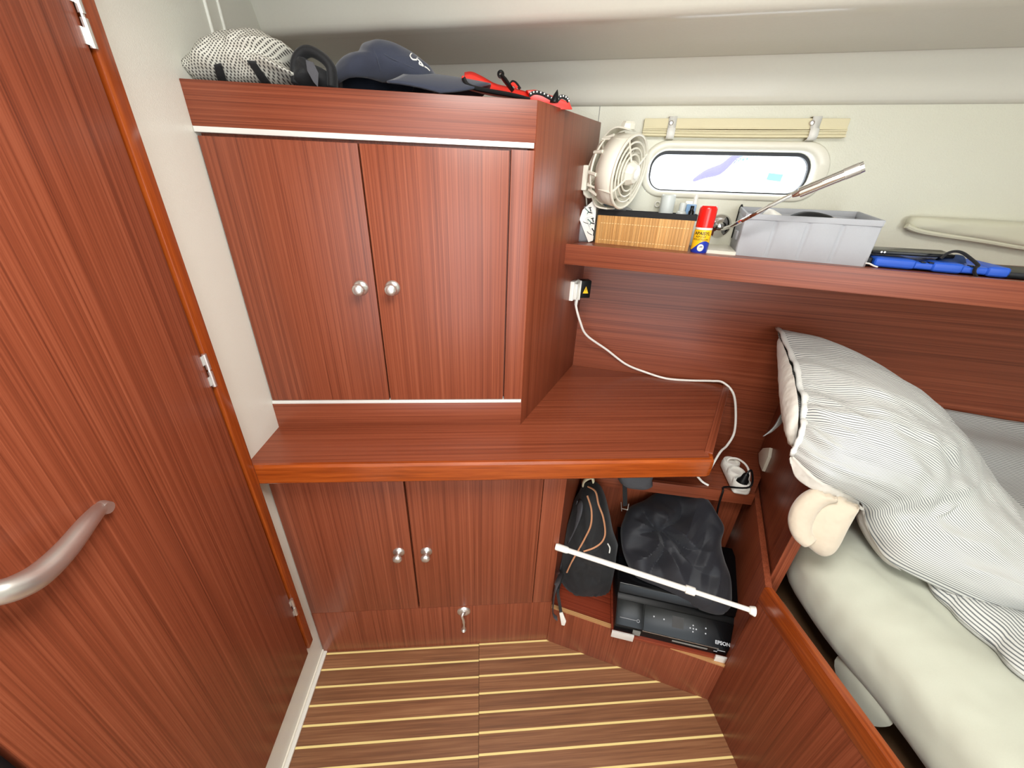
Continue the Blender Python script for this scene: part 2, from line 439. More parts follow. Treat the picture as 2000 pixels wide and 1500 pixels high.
fr_ = MB().mm(WX-.002, WX+.021, .690, .7165, dz0+.012, 1.885).build('frame_stile', 'solid', door, grain=(0, 0, 1), bevel=.003)
MB().mm(WX-.002, WX+.010, .684, .6905, dz0+.006, 1.885).build('frame_rebate', 'solid', door, grain=(0, 0, 1), bevel=.001)
MB().mm(WX-.002, WX+.021, .17, .2115, dz0, 1.885).build('frame_stile', 'solid', door, grain=(0, 0, 1), bevel=.003)
for pz in ((403, 727), (141, 22), (573, 1187)):
    c = onx(pz, WX+.02)
    hg = MB()
    hg.tube([(WX+.0205, .687, c.z-.033), (WX+.0205, .687, c.z-.0022)], .0042, 10)
    hg.tube([(WX+.0205, .687, c.z+.0022), (WX+.0205, .687, c.z+.033)], .0042, 10)
    hg.mm(WX+.0165, WX+.0185, .679, .693, c.z-.03, c.z-.012)
    hg.mm(WX+.0165, WX+.0185, .679, .693, c.z+.012, c.z+.03)
    ho = hg.build('hinge', 'nickel', door, label='nickel butt hinge')
    sub(MB().tube([(WX+.0205, .687, c.z-.003), (WX+.0205, .687, c.z+.003)], .0024, 8), 'pin', 'nickel', ho, door)
hx = WX+.05
pts = [onx(p, hx+d) for p, d in (((196, 992), -.032), ((170, 1022), -.008), ((125, 1078), .004), ((78, 1122), .008), ((35, 1146), .008), ((-5, 1158), .004), ((-60, 1168), -.006), ((-110, 1160), -.034))]
MB().tube(catmull(pts, 6), [.0075+.0045*math.sin(math.pi*min(1, i/40)) for i in range(43)], 14, flat=1.15).build('handle', 'steel', door, label='brushed steel bow handle')
for pz in ((196, 992), (-110, 1160)):
    c = onx(pz, WX+.017); MB().lathe([(.010, 0), (.010, .004), (.008, .012)], (WX+.0165, c.y, c.z), (1, 0, 0), 16).build('handle_foot', 'steel', door)

# ---- hull side: liner wall with window opening, lower veneer panel
gl = hull((1268, 340)); gr_ = hull((1586, 340)); gt = hull((1430, 296)); gb = hull((1430, 376))
t0, t1 = ht(gl), ht(gr_); zt, zb = gt.z, gb.z
wb = .022                                      # reveal
o0, o1, oz0, oz1 = t0-.004, t1+.012, zb-.004, zt+.004
ZC = 1.632
hull_wall = MB()
def hseg(mb, ta, tb, za, zb_, off0=0, th=.03):
    mb.box(hp((ta+tb)/2, (za+zb_)/2, off0-th/2), tb-ta, th, zb_-za, FH)
hseg(hull_wall, -1.1, o0, 0, ZC+.05); hseg(hull_wall, o1, 2.6, 0, ZC+.05)
hseg(hull_wall, o0, o1, 0, oz0); hseg(hull_wall, o0, o1, oz1, ZC+.05)
hull_wall = struct(hull_wall.build('wall_back', 'hullwhite', smooth=False))
sub(MB().box(hp(1.0, .735, .003), 2.9, .008, .99, FH), 'wood_panel', 'mahog', hull_wall, hull_wall, grain=HD, smooth=False)
tj = ht(hull((1170, 225)))
sub(MB().box(hp(tj, 1.58, .0), .0016, .002, .10, FH), 'panel_joint', 'rubber', hull_wall, hull_wall, smooth=False)
# ---- window
def rrect(ta, tb, za, zb_, r, off, n=8):
    P = []
    for cx, cz, a in ((tb-r, zb_-r, 0), (ta+r, zb_-r, 90), (ta+r, za+r, 180), (tb-r, za+r, 270)):
        for i in range(n+1):
            an = math.radians(a+90*i/n); P.append(hp(cx+r*math.cos(an), cz+r*math.sin(an), off))
    return P
def loft(mb, rings, cap0=False, cap1=False):
    n = len(rings[0]); vs = [p for r in rings for p in r]
    fs = [(i*n+k, i*n+(k+1) % n, (i+1)*n+(k+1) % n, (i+1)*n+k) for i in range(len(rings)-1) for k in range(n)]
    if cap0: fs.append(tuple(range(n)))
    if cap1: fs.append(tuple((len(rings)-1)*n+k for k in range(n)))
    return mb.add(vs, fs)
fo = (ht(hull((1250, 335))), ht(hull((1618, 335))), hull((1430, 391)).z, hull((1430, 274)).z)
window = thing('window_1', hp((t0+t1)/2, zb-.03), 'long narrow portlight with rounded corners', 'window')
window['kind'] = 'structure'; del window['category']
H_ = (zt-zb)
rg = [rrect(fo[0], fo[1], fo[2], fo[3], .068, -.002), rrect(fo[0]+.002, fo[1]-.002, fo[2]+.002, fo[3]-.002, .066, .006),
      rrect(fo[0]+.006, fo[1]-.006, fo[2]+.005, fo[3]-.005, .064, .009), rrect(t0-.008, t1+.008, zb-.008, zt+.010, .05, .010),
      rrect(t0-.003, t1+.003, zb-.003, zt+.004, .046, .004), rrect(t0+.002, t1+.006, zb, zt+.002, .044, -.045)]
loft(MB(), rg).build('frame', 'cream_plastic', window, sharp=50, label='cream moulded window surround')
gk = [rrect(t0+.001, t1+.008, zb-.002, zt+.003, .044, -.034), rrect(t0+.006, t1-.000, zb+.003, zt-.006, .038, -.035), rrect(t0+.006, t1-.000, zb+.003, zt-.006, .038, -.047)]
loft(MB(), gk).build('gasket', 'gasket', window, label='black rubber window gasket')
loft(MB(), [rrect(t0, t1+.004, zb-.002, zt, .042, -.040), rrect(t0, t1+.004, zb-.002, zt, .042, -.044)], True, True).build('pane', 'glass', window, smooth=False)
# ---- ceiling: side-deck soffit, rounded rim and deckhead swept along the hull
prof = [(-.02, ZC-.004), (.004, ZC-.004), (.012, ZC-.001), (.016, ZC+.004), (.020, ZC+.014), (.034, ZC+.052), (.048, 1.712), (.053, 1.7185), (.058, 1.7175), (.066, 1.718),
        (.12, 1.721), (.2, 1.723), (.272, 1.7205), (.296, 1.7205), (.308, 1.7245), (.316, 1.733), (.322, 1.746), (.340, 1.776), (.372, 1.806), (.42, 1.832), (.52, 1.862), (.7, 1.885), (1.0, 1.90), (3.4, 1.915)]
def sweep(prof, ta, tb, th=.03, n=30):
    mb = MB(); m = len(prof); vs = []
    for i in range(n+1):
        t = ta+(tb-ta)*i/n
        for o_, z in prof: vs.append(hp(t, z, o_))
    fs = [(i*m+k, i*m+k+1, (i+1)*m+k+1, (i+1)*m+k) for i in range(n) for k in range(m-1)]
    return mb.add(vs, fs)
HX0, HX1, HY0, HY1 = .17, .67, -.2, .3
ceil = struct(sweep(prof, -1.1, 2.6).build('ceiling', 'gelcoat', sharp=60))
# unseen hatch frame, added around the overhead lamp; the deckhead stays closed
hatch = thing('added_hatch', (.12, .16, 1.885), 'added square hatch frame around the unseen overhead lamp', 'window')
hatch['kind'] = 'structure'; del hatch['category']
fb = MB()
for a, b_ in (((.15, -.22), (.15, .32)), ((.69, -.22), (.69, .32)), ((.15, -.22), (.69, -.22)), ((.15, .32), (.69, .32))):
    fb.bar((a[0]-.30, a[1]+.11, 1.88), (b_[0]-.30, b_[1]+.11, 1.88), .04, .03)
fb.build('added_hatch_frame', 'steel', hatch)
# ---- far ends of the cabin, behind the camera and beyond the berth
struct(MB().mm(2.35, 2.42, -1.6, 1.3, 0, 2.0).build('wall_right', 'white_wall', smooth=False))
wf = MB(); wf.mm(WX, -.45, -1.62, -1.55, 0, 2.0); wf.mm(.75, 2.4, -1.62, -1.55, 0, 2.0); wf.mm(-.45, .75, -1.62, -1.55, 1.95, 2.0)
struct(wf.build('wall_front', 'white_wall', smooth=False))

# ---- outside: bright quay seen through the portlight
struct(MB().box(hp(3, .35, -14), 60, 26, .1, FH).build('ground', 'ext_ground', smooth=False))
def far(p, d): r = ray(p).normalized(); return CAM+r*d
rig = thing('boat_rig', V((far((1316, 335), 6.2).x, far((1316, 335), 6.2).y, .4)), 'violet sail cover on a boom outside the portlight', 'boat')
MB().tube(catmull([far((1350, 354), 6.2), far((1378, 340), 6.2), far((1408, 330), 6.2), far((1436, 306), 6.2), far((1454, 295), 6.2)], 5), [.012+.05*math.sin(math.pi*min(1, i/20))**.8 for i in range(21)], 10).build('sail_cover', 'ext_purple', rig)
st0 = far((1312, 331), 6.3); st1 = far((1350, 369), 6.3); st2 = st1+(st1-st0)*8; k_ = (st1.z-.42)/(st1.z-st2.z)
MB().tube([st0, st1.lerp(st2, k_)], .010, 6).build('stay', 'ext_purple', rig)
MB().tube([far((1400, 333), 6.25), far((1388, 318), 6.25)], .008, 6).build('lazy_jack', 'ext_purple', rig)
tree = thing('distant_tree', V((far((1455, 312), 9.5).x, far((1455, 312), 9.5).y, .4)), 'pale teal tree outside the portlight', 'tree')
tr = MB()
for i in range(34):
    c = far((1436+random.uniform(2, 36), 300+random.uniform(0, 28)), 9+random.random())
    tr.lathe([(0, -.03), (.03, 0), (0, .03)], c, (random.uniform(-1, 1), random.uniform(-1, 1), .3), 6)
tr.build('foliage', 'ext_teal', tree, kind='stuff')
tt_ = far((1455, 312), 9.5); MB().tube([tt_, V((tt_.x, tt_.y, .4))], .006, 6).build('trunk', 'ext_ground', tree)
awn = thing('quay_awning', V((far((1510, 345), 9).x, far((1510, 345), 9).y, .4)), 'pale turquoise awning on posts outside the portlight', 'awning')
a0_, a1_ = far((1492, 344), 9), far((1535, 349), 9)
MB().bar(a0_, a1_, .5, .12).build('canopy', 'ext_teal', awn)
MB().bar(far((1486, 333), 9), far((1500, 336), 9), .3, .05).build('gable', 'ext_teal', awn)
for q in (a0_, a1_): MB().tube([q, V((q.x, q.y, .4))], .008, 6).build('post', 'ext_ground', awn)

# ================================================================== FURNITURE
CZ = .592*h                                    # worktop height
# ---- lower cabinet
LY = .551*h; LR = .163*h
WXI = WX+.002
low = thing('lower_cabinet', (-.15, LY+.1, 0), 'mahogany floor cabinet with two doors and a drop handle, under the worktop', 'cabinet')
MB().prism([(WXI, LY+.019), (LR-.004, LY+.019), (LR+.16, LY+.30), (WXI, 1.2)], 0, CZ-.05).build('carcass', 'mahog', low, grain=(0, 0, 1), smooth=False)
g0, g1 = ony((790, 945), LY).x, .119*h
zd0, zd1 = .1495*h, CZ-.052
d1 = MB().mm(WX+.002, g0-.0028, LY, LY+.018, zd0, zd1).build('door', 'mahog', low, grain=(0, 0, 1), bevel=.0012)
d2 = MB().mm(g0+.0028, g1-.0012, LY, LY+.018, zd0, zd1).build('door', 'mahog', low, grain=(0, 0, 1), bevel=.0012)
MB().mm(g1+.0006, LR, LY, LY+.018, zd0, zd1).build('stile', 'mahog', low, grain=(0, 0, 1), bevel=.0008)
bp_ = MB().mm(WX+.002, LR+.003, LY, LY+.018, 0, zd0-.0012).build('plinth_panel', 'mahog', low, grain=(0, 0, 1), bevel=.0008)
def knob(px, Y, part, root):
    c = ony(px, Y)
    pr = [(.0165, 0), (.0165, .0025), (.0135, .0045), (.0125, .0055), (.0075, .0075), (.0062, .016), (.0075, .019), (.0125, .021), (.0132, .0245), (.0115, .0285), (.006, .0305), (.0002, .031)]
    sub(MB().lathe(pr, (c.x, Y+.0005, c.z), (0, -1, 0), 28), 'knob', 'nickel', part, root, sharp=60, label='satin nickel knob')
knob((779, 1078), LY, d1, low); knob((833, 1077), LY, d2, low)
c = ony((906, 1194), LY)
dh = MB().lathe([(.0215, 0), (.021, .0025), (.016, .005), (.010, .007), (.0002, .0075)], (c.x, LY+.0005, c.z), (0, -1, 0), 24).build('handle_rosette', 'nickel', low, sharp=60)
pts = [(c.x+.003, LY-.004, c.z+.004), (c.x-.005, LY-.015, c.z+.002), (c.x-.001, LY-.018, c.z-.018), (c.x, LY-.016, c.z-.045), (c.x-.001, LY-.013, c.z-.068), (c.x-.002, LY-.013, c.z-.080)]
sub(MB().tube(catmull(pts, 5), [.0056]*6+[.0044]*8+[.0034]*5+[.005]*3+[.0082]*2+[.0092, .006], 10), 'drop_pull', 'nickel', dh, low)
# ---- worktop
cF = onz((1403, 900), CZ); cB = onz((1418, 751), CZ)
WF = .512*h
fr0 = (WX, WF); fr1 = (cF.x-.006, .5045*h)
# right-hand edge, in the direction of the headboard
rb = V((cB.x, cB.y, 0))
top = thing('worktop', (.0, .9, CZ-.03), 'mahogany worktop with a solid rounded front edge, over the floor cabinet', 'worktop')
edgeF = V((fr1[0], fr1[1], 0)); ehull = hp(ht(rb), 0, .008)
poly = [(WX, WF+.006), (edgeF.x-.01, edgeF.y+.006), (rb.x-.016, rb.y-.01), (ehull.x-.018, ehull.y), tuple(hp(-.3, 0, .008))[:2], (WX, 1.40)]
MB().prism(poly, CZ-.034, CZ).build('top_board', 'mahog', top, grain=(1, 0, 0), smooth=False)
em = MB()
def edge_ring(p, nx, ny):
    p = V((p[0], p[1], 0)); n_ = V((nx, ny, 0))
    prf = [(-.020, -.053), (-.004, -.053), (0, -.048), (.001, -.02), (0, -.004), (-.004, .0018), (-.011, .0018), (-.0135, -.001), (-.02, -.001)]
    return [p+n_*a+UP*(CZ+b_) for a, b_ in prf]
loft(em, [edge_ring(p, *n_) for p, n_ in (((WX, WF), (0, -1)), ((edgeF.x-.05, edgeF.y+.0006), (0, -1)), ((edgeF.x-.014, edgeF.y), (.02, -1)), ((edgeF.x-.002, edgeF.y+.004), (.55, -.83)), ((edgeF.x+.004, edgeF.y+.015), (.95, -.3)), ((edgeF.x+.010, edgeF.y+.03), (.92, -.38)))], True, True)
em.build('front_edge', 'solid', top, grain=(1, 0, 0), sharp=30, label='glossy orange-brown solid wood edge')
a_ = V((edgeF.x-.003, edgeF.y+.03, CZ-.012)); b2 = V((rb.x, rb.y-.004, CZ-.012)); 
MB().bar(a_, b2, .020, .034).build('end_fiddle', 'mahog', top, grain=(b2-a_), bevel=.004)
# ---- upper cabinet
UY = .628*h; UX1 = .078*h
upc = thing('upper_cabinet', (-.2, UY+.1, CZ), 'mahogany wall cabinet with two knobbed doors standing on the worktop', 'cabinet')
ZT = 1.1135*h
def kz(p): return ony(p, UY).z
z_s1a, z_s1b = kz((800, 267)), kz((800, 278))   # upper strip
z_s2a, z_s2b = kz((800, 781.5)), kz((800, 787))
ux0, ux1 = WX, UX1
backc = hp(.005, 0, .006)
MB().hexa([V((ux0, UY+.02, CZ)), V((ux1-.012, UY+.02, CZ)), V((backc.x-.014, backc.y, CZ)), V((ux0, 1.45, CZ))],
          [V((ux0, UY+.02, ZT-.03)), V((ux1-.012, UY+.02, ZT-.03)), V((backc.x-.014, backc.y, ZT-.03)), V((ux0, 1.45, ZT-.03))]).build('carcass', 'mahog', upc, grain=(0, 0, 1), smooth=False)
MB().mm(ux0, ux1-.0005, UY, UY+.02, z_s1a, ZT).build('top_fascia', 'mahog', upc, grain=(1, 0, 0), bevel=.0012)
MB().mm(ux0+.001, ux1-.003, UY-.001, UY+.02, z_s1b, z_s1a).build('light_strip', 'alu', upc, bevel=.0008)
MB().mm(ux0, ux1-.0005, UY, UY+.02, CZ, z_s2b).build('bottom_rail', 'mahog', upc, grain=(1, 0, 0), bevel=.0008)
MB().mm(ux0+.001, ux1-.002, UY-.001, UY+.02, z_s2b, z_s2a).build('light_strip', 'alu', upc, bevel=.0008)
gx = -.168*h; sx_ = .0425*h
zt_ = z_s1b-.0055
u1 = MB().mm(ux0+.003, gx-.0017, UY+.001, UY+.019, z_s2a+.0012, zt_).build('door', 'mahog', upc, grain=(0, 0, 1), bevel=.0012)
u2 = MB().mm(gx+.0017, sx_-.0017, UY+.001, UY+.019, z_s2a+.0012, zt_).build('door', 'mahog', upc, grain=(0, 0, 1), bevel=.0012)
MB().mm(sx_+.0017, ux1-.001, UY+.001, UY+.019, z_s2a+.001, zt_+.002).build('stile', 'mahog', upc, grain=(0, 0, 1), bevel=.001)
knob((705, 562), UY+.001, u1, upc); knob((767, 562), UY+.001, u2, upc)
sp = MB(); p0 = V((ux1, UY, 0)); p1 = V((backc.x, backc.y, 0)); nn = SN*-.016
zb_top = onpl((1174, 238), p1, HO).z
sp.hexa([p0+UP*CZ, p1+UP*CZ, p1+nn+UP*CZ, p0+nn+V((0, .012, 0))+UP*CZ], [p0+UP*ZT, p1+UP*(ZT+.03), p1+nn+UP*(ZT+.03), p0+nn+V((0, .012, 0))+UP*ZT])
sp.build('end_panel', 'mahog', upc, grain=(0, 0, 1), bevel=.001)
# ---- wall shelf
SZ1 = .9135*h; SZ0 = .8745*h
sl = side((1107, 473)); sd_ = dirv(-26.6)
sl = V((sl.x, sl.y, 0)); L_ = 1.85
shelf = thing('wall_shelf', hp(.5, SZ0, .1), 'long mahogany shelf with deep front board below the portlight', 'shelf')
fa, fb2 = sl+SDV*0.0, sl+sd_*L_
MB().bar(fa+UP*((SZ0+SZ1)/2)+sd_*.0, fb2+UP*((SZ0+SZ1)/2), .018, SZ1-SZ0).build('front_board', 'mahog', shelf, grain=sd_, bevel=.0012)
bk0 = hp(.015, 0, .0); bk1 = hp(2.05, 0, 0)
nf = V((-sd_.y, sd_.x, 0))*.004
q0, q1 = fa+nf, fb2+nf
STOP = SZ1-.005
MB().prism([(q0.x, q0.y), (q1.x, q1.y), (bk1.x, bk1.y), (bk0.x, bk0.y)], STOP-.018, STOP).build('shelf_board', 'mahog', shelf, grain=sd_, smooth=False)

# ---- locker (knee-hole) under the worktop
ka = onz((1066, 1251), 0); kb = onz((1386, 1368), 0); kd = (kb-ka).normalized(); kn = V((-kd.y, kd.x, 0))
KZ = .129*h
lock = thing('open_locker', (.6, .9, 0), 'open mahogany locker with a raised floor between floor cabinet and berth', 'locker')
ka = V((LR+.002, ka.y, 0))
MB().bar(ka+kn*.009+UP*KZ/2, kb+kn*.009+UP*KZ/2, .018, KZ).build('toe_board', 'mahog', lock, grain=(0, 0, 1), bevel=.0008)
MB().bar(ka+kn*.007+UP*(KZ+.002), kb+kn*.007+UP*(KZ+.002), .012, .004).build('edge_strip', 'rawedge', lock, grain=kd)
hb1 = hp(.75, 0, .01); hb0 = hp(.12, 0, .01)
MB().prism([(ka.x+.006, ka.y+.012), (kb.x, kb.y+.012), (hb1.x, hb1.y), (hb0.x, hb0.y)], KZ-.02, KZ-.002).build('base_board', 'wood_red', lock, grain=kd, smooth=False)
# ledge along the hull with its front board
lr = head((1474, 963), -.012); LZ = lr.z
ll = onz((1215, 931), LZ); ld = (lr-ll); ld.z = 0; ld = ld.normalized()
cs0 = V((LR-.004, LY+.019, 0)); csd = (V((LR+.16, LY+.30, 0))-cs0).normalized(); csn = V((csd.y, -csd.x, 0))   # cabinet side, facing the locker
lfar = lr-ld*((lr-cs0).dot(csn)/ld.dot(csn)-.002)
MB().bar(V((lfar.x, lfar.y, LZ-.022)), V((lr.x, lr.y, LZ-.022)), .016, .044).build('ledge_front', 'mahog', lock, grain=ld, bevel=.0012)
qn = V((-ld.y, ld.x, 0))
e1 = hp(.76, 0, .006); e0 = hp(.12, 0, .006)
MB().prism([(lfar.x, lfar.y), (lr.x, lr.y), (e1.x, e1.y), (e0.x, e0.y)], LZ-.018, LZ-.004).build('ledge_board', 'mahog', lock, grain=ld, smooth=False)
bq0 = lfar+qn*.04; bq0 = bq0+ld*((cs0-bq0).dot(csn)/ld.dot(csn)) if (bq0-cs0).dot(csn) < 0 else bq0; bq1 = lr+qn*.04
MB().bar(V((bq0.x, bq0.y, LZ/2+.06)), V((bq1.x, bq1.y, LZ/2+.06)), .012, LZ-.15).build('back_panel', 'mahog', lock, grain=(0, 0, 1), smooth=False)

# ================================================================== BERTH
BX = BQ.x; BZ = .386*h
berth = thing('berth', (1.2, .0, 0), 'built-in mahogany berth with raised edge board and headboard', 'bed')
MB().mm(BX-.006, BX+.012, -1.5, BQ.y, 0, BZ-.052).build('front_panel', 'mahog', berth, grain=(0, 0, 1), bevel=.001)
MB().mm(BX-.008, BX+.014, -1.5, BQ.y+.002, BZ-.054, BZ).build('top_rail', 'solid', berth, grain=(0, 1, 0), bevel=.003)
pend = BQ+BD*((HQ-BQ).dot(HO)/BD.dot(HO)-.004)
MB().bar(V((BQ.x, BQ.y, BZ/2))+BN*.004+BD*.004, V((pend.x, pend.y, BZ/2+.003))+BN*.004, .016, BZ).build('partition', 'mahog', berth, grain=(0, 0, 1), bevel=.002)
hs = BQ+BD*.042+BN*.024; he = pend+BN*.024-BD*.006
HZ = .61*h
MB().bar(V((hs.x, hs.y, (HZ+BZ-.06)/2)), V((he.x, he.y, (HZ+BZ-.06)/2)), .018, HZ-BZ+.06).build('headboard', 'mahog', berth, grain=(0, 0, 1), bevel=.002)
MB().bar(V((hs.x, hs.y, (HZ+BZ-.06)/2))-BD*.001, V((hs.x, hs.y, (HZ+BZ-.06)/2))+BD*.006, .026, HZ-BZ+.06).build('headboard_edge', 'mahog', berth, grain=(0, 0, 1), bevel=.002)
MB().prism([(BX+.01, -1.5), (2.3, -1.5), tuple(hp(1.9, 0, .01))[:2], (he.x+.01, he.y-.02), (BX+.02, BQ.y)], .36, .39).build('berth_floor', 'inside', berth, smooth=False)
MB().mm(BX+.02, BX+.05, BQ.y-.05, BQ.y-.01, .42, .50).build('corner_block', 'inside', berth, bevel=.003)
# mattress in its fitted sheet
mA = V((.806, .594, 0)); mB = hp(.66, 0, .02)+HD*.075; mC = hp(2.0, 0, .02); mD = V((.772, -1.2, 0)); mE = V((2.1, -1.2, 0))
def quad(p00, p10, p01, p11, u, v): return (p00*(1-u)+p10*u)*(1-v)+(p01*(1-u)+p11*u)*v
MT0, MT1 = .462, .652
def mat_warp(q):
    u = q.x/1.4+.5; v = q.y/1.8+.5
    # v = 1 towards the hull, u = 0 at the open side of the berth
    if v > .78:                              # slanting side along the headboard
        w = (v-.78)/.22; left = mA.lerp(mB, w)
    else: left = mD.lerp(mA, v/.78)
    right = mE.lerp(mC, v)
    p = left.lerp(right, u)
    z = MT0+(q.z/.25+.5)*(MT1-MT0)
    w_ = noise.noise(V((p.x*3, p.y*3, z*2)))*.012 + ridge((p.x*5+p.y*2, p.y*1.4, 0), 1.7)*.013 + ridge((p.x*8-p.y*3, p.y*5, 2), 1.1)*.003
    if u < .12: p = p+V((1, 0, 0))*noise.noise(V((p.y*5, z*9, 1)))*.012-V((1, 0, 0))*.012*math.sin(max(0, min(1, (q.z/.25+.5)))*math.pi)
    return V((p.x, p.y, z+w_*(1 if q.z > 0 else 0)))
mt_mb = MB().rbox((1.4, 1.8, .25), .075, (46, 70, 10), mat_warp)
mt = mt_mb.build('mattress', 'sheet', smooth=True, sharp=180)
tag(mt, 'mattress in a pale sage-grey fitted sheet lying in the berth', 'mattress')
# loose tail of sheet hanging inside the berth
tl = [(1630, 1290), (1640, 1345), (1656, 1385), (1685, 1410), (1722, 1420), (1745, 1405), (1710, 1330), (1665, 1275)]
tag(MB().puff(catmull([onx(p, .81) for p in tl], 4, True), (-1, 0, .2), .008, .008, 5).build('sheet_corner', 'sheet'), 'loose crumpled sheet corner hanging between mattress and berth side', 'sheet')
from mathutils.bvhtree import BVHTree
def bvh(*mbs):
    vs = []; fs = []
    for mb in mbs:
        n = len(vs); vs += [tuple(p) for p in mb.v]; fs += [tuple(i+n for i in f) for f in mb.f]
    return BVHTree.FromPolygons(vs, fs)
def cast(tree, p, eps=.001, fallback=None):
    """point on an already built surface along a pixel's direction"""
    r = ray(p).normalized(); hit = tree.ray_cast(CAM, r)
    if hit[0] is None: return fallback
    return hit[0]-r*eps
def castpath(tree, P, eps=.001):
    out = [cast(tree, p, eps) for p in P]; return [q for q in out if q is not None]
def disc_poly(c, ax, r, n=16):
    return MB().lathe([(r, 0), (r, .0004)], c, ax, n)

# ================================================================== ON TOP OF THE WALL CABINET
TOPZ = ZT-.03
def ypts(P, y): return [ony(p, y) for p in P]
# white mesh bag
bagP = [(357, 156), (368, 142), (382, 129), (398, 112), (410, 97), (430, 86), (452, 76), (476, 72), (493, 67), (518, 69), (537, 79), (554, 91), (567, 94), (577, 106), (571, 122), (566, 138), (583, 154), (606, 168), (575, 172), (540, 186), (500, 190), (440, 187), (392, 182), (362, 172)]
mbag = thing('mesh_bag', (-.36, .98, TOPZ), 'crumpled white perforated mesh bag with black webbing on the wall cabinet top', 'bag')
def bagd(p): return .016*ridge((p.x*1.0, p.z*1.3, p.y*.3), 13)+.012*fbm(p, 22)
bag = MB().puff(catmull(ypts(bagP, .965), 4, True), (.1, -1, .15), .075, .09, 16, 2.2, bagd, centre=ony((478, 135), .965))
for i, p in enumerate(bag.v):
    if p.z < TOPZ: bag.v[i].z = TOPZ
    if p.x < WX+.0005: bag.v[i].x = WX+.0005
bag.build('mesh_body', 'mesh', mbag, sharp=180)
bt_ = bvh(bag)
for P in (((417, 126), (432, 123), (444, 160), (426, 159)), ((482, 119), (497, 121), (530, 164), (510, 163))):
    q = [cast(bt_, p, .004) or ony(p, .9) for p in P]
    m_ = MB(); m_.grid(lambda u, v: (cast(bt_, ((P[0][0]*(1-u)+P[1][0]*u)*(1-v)+(P[3][0]*(1-u)+P[2][0]*u)*v, (P[0][1]*(1-u)+P[1][1]*u)*(1-v)+(P[3][1]*(1-u)+P[2][1]*u)*v), .004) or q[0]), 4, 10)
    o = m_.build('webbing', 'blackcloth', mbag, sharp=180); sm = o.modifiers.new('thickness', 'SOLIDIFY'); sm.thickness = .003
# black strap pouch
pch = thing('strap_pouch', (-.21, .97, TOPZ), 'black padded strap pouch with grey mesh inset between mesh bag and cap', 'pouch')
pP = [(578, 152), (578, 128), (586, 114), (600, 116), (615, 128), (640, 140), (649, 152), (649, 178), (604, 176), (580, 172)]
pb = MB().puff(catmull(ypts(pP, .95), 3, True), (0, -1, .1), .035, .05, 8, 2.2, lambda p: .006*fbm(p, 30)); pb.build('pouch_body', 'blackcloth', pch, sharp=180)
arch = [(580, 165), (578, 130), (586, 109), (602, 100), (620, 106), (638, 120), (648, 138), (650, 172)]
MB().tube(catmull(ypts(arch, .94), 6), .016, 10, flat=.55, up=V((0, 0, 1))).build('padded_strap', 'blackcloth', pch, sharp=180)
tri = [(597, 117), (612, 122), (622, 143), (621, 170), (612, 160), (600, 138)]
MB().hexa(ypts(tri, .905), ypts(tri, .909)).build('mesh_inset', 'greycloth', pch)
# navy cap
cap = thing('baseball_cap', (-.15, .98, TOPZ), 'dark navy baseball cap with a small white emblem, peak to the right', 'cap')
del cap['label']; cap['label'] = 'dark navy baseball cap with a small white emblem lying on the wall cabinet'
cP = [(657, 168), (656, 152), (662, 136), (680, 122), (703, 114), (712, 97), (729, 90), (756, 91), (786, 100), (813, 114), (834, 130), (850, 146), (850, 176), (800, 184), (740, 184), (680, 182)]
def capd(p): return .006*fbm(p, 14)-.010*math.exp(-((p.x-ony((722, 110), .98).x)/.02)**2)
crown = MB().puff(catmull(ypts(cP, .985), 4, True), (0, -1, .12), .075, .075, 14, 2.0, capd, centre=ony((757, 140), .985))
ct = bvh(crown)
def to_px(P): q = R3.transposed() @ (V(P)-CAM); return 1000+FPX*q.x/-q.z, 750-FPX*q.y/-q.z
rimP = [(640, 175), (660, 168), (668, 158), (680, 151), (700, 149), (725, 153), (748, 161), (870, 161)]
def rim_y(x):
    for (xa, ya), (xb, yb_) in zip(rimP, rimP[1:]):
        if xa <= x <= xb: return ya+(yb_-ya)*(x-xa)/(xb-xa)
    return 165
keep = []
for f in crown.f:                               # the crown is a hollow shell, open along its lower edge
    c_ = sum((crown.v[i] for i in f), V())/len(f); x_, y_ = to_px(c_)
    if c_.y < .985 and all(to_px(crown.v[i])[1] > rim_y(to_px(crown.v[i])[0]) for i in f): continue
    if c_.z < TOPZ+.001: continue
    keep.append(f)
crown.f = keep
for i in {i for f in keep for i in f}:          # clean lower edge
    p = crown.v[i]; x_, y_ = to_px(p)
    if p.y < .980 and y_ > rim_y(x_): crown.v[i] = ony((x_, rim_y(x_)), p.y)
for p in crown.v: p.z = max(p.z, TOPZ)
o = crown.build('crown', 'capcloth', cap, sharp=180); sm = o.modifiers.new('thickness', 'SOLIDIFY'); sm.thickness = .0025; sm.offset = 0
for sm_ in ([(729, 91), (735, 110), (742, 135), (748, 160)], [(729, 91), (760, 112), (800, 130), (840, 148)]):
    MB().tube(catmull(castpath(ct, sm_, .0014), 5), .0012, 6).build('panel_seam', 'capcloth', cap)
bx0 = ony((752, 160), .93)
zC = ony((830, 146), .985).z; zN = ony((830, 160), .893).z
def brim(u, v):
    a = (u-.5)*2
    reach = math.sqrt(max(0, 1-(a*.97)**2))
    x = bx0.x+.045*reach+v*(.075+.085*reach)
    z = zC-(zC-zN+.004)*abs(a)**1.7-.010*v*v
    return V((x, .985+a*.094*(1-.10*v), z))
o = MB().grid(brim, 28, 12).build('peak', 'capcloth', cap, sharp=180); sm = o.modifiers.new('thickness', 'SOLIDIFY'); sm.thickness = .0035; sm.offset = 0
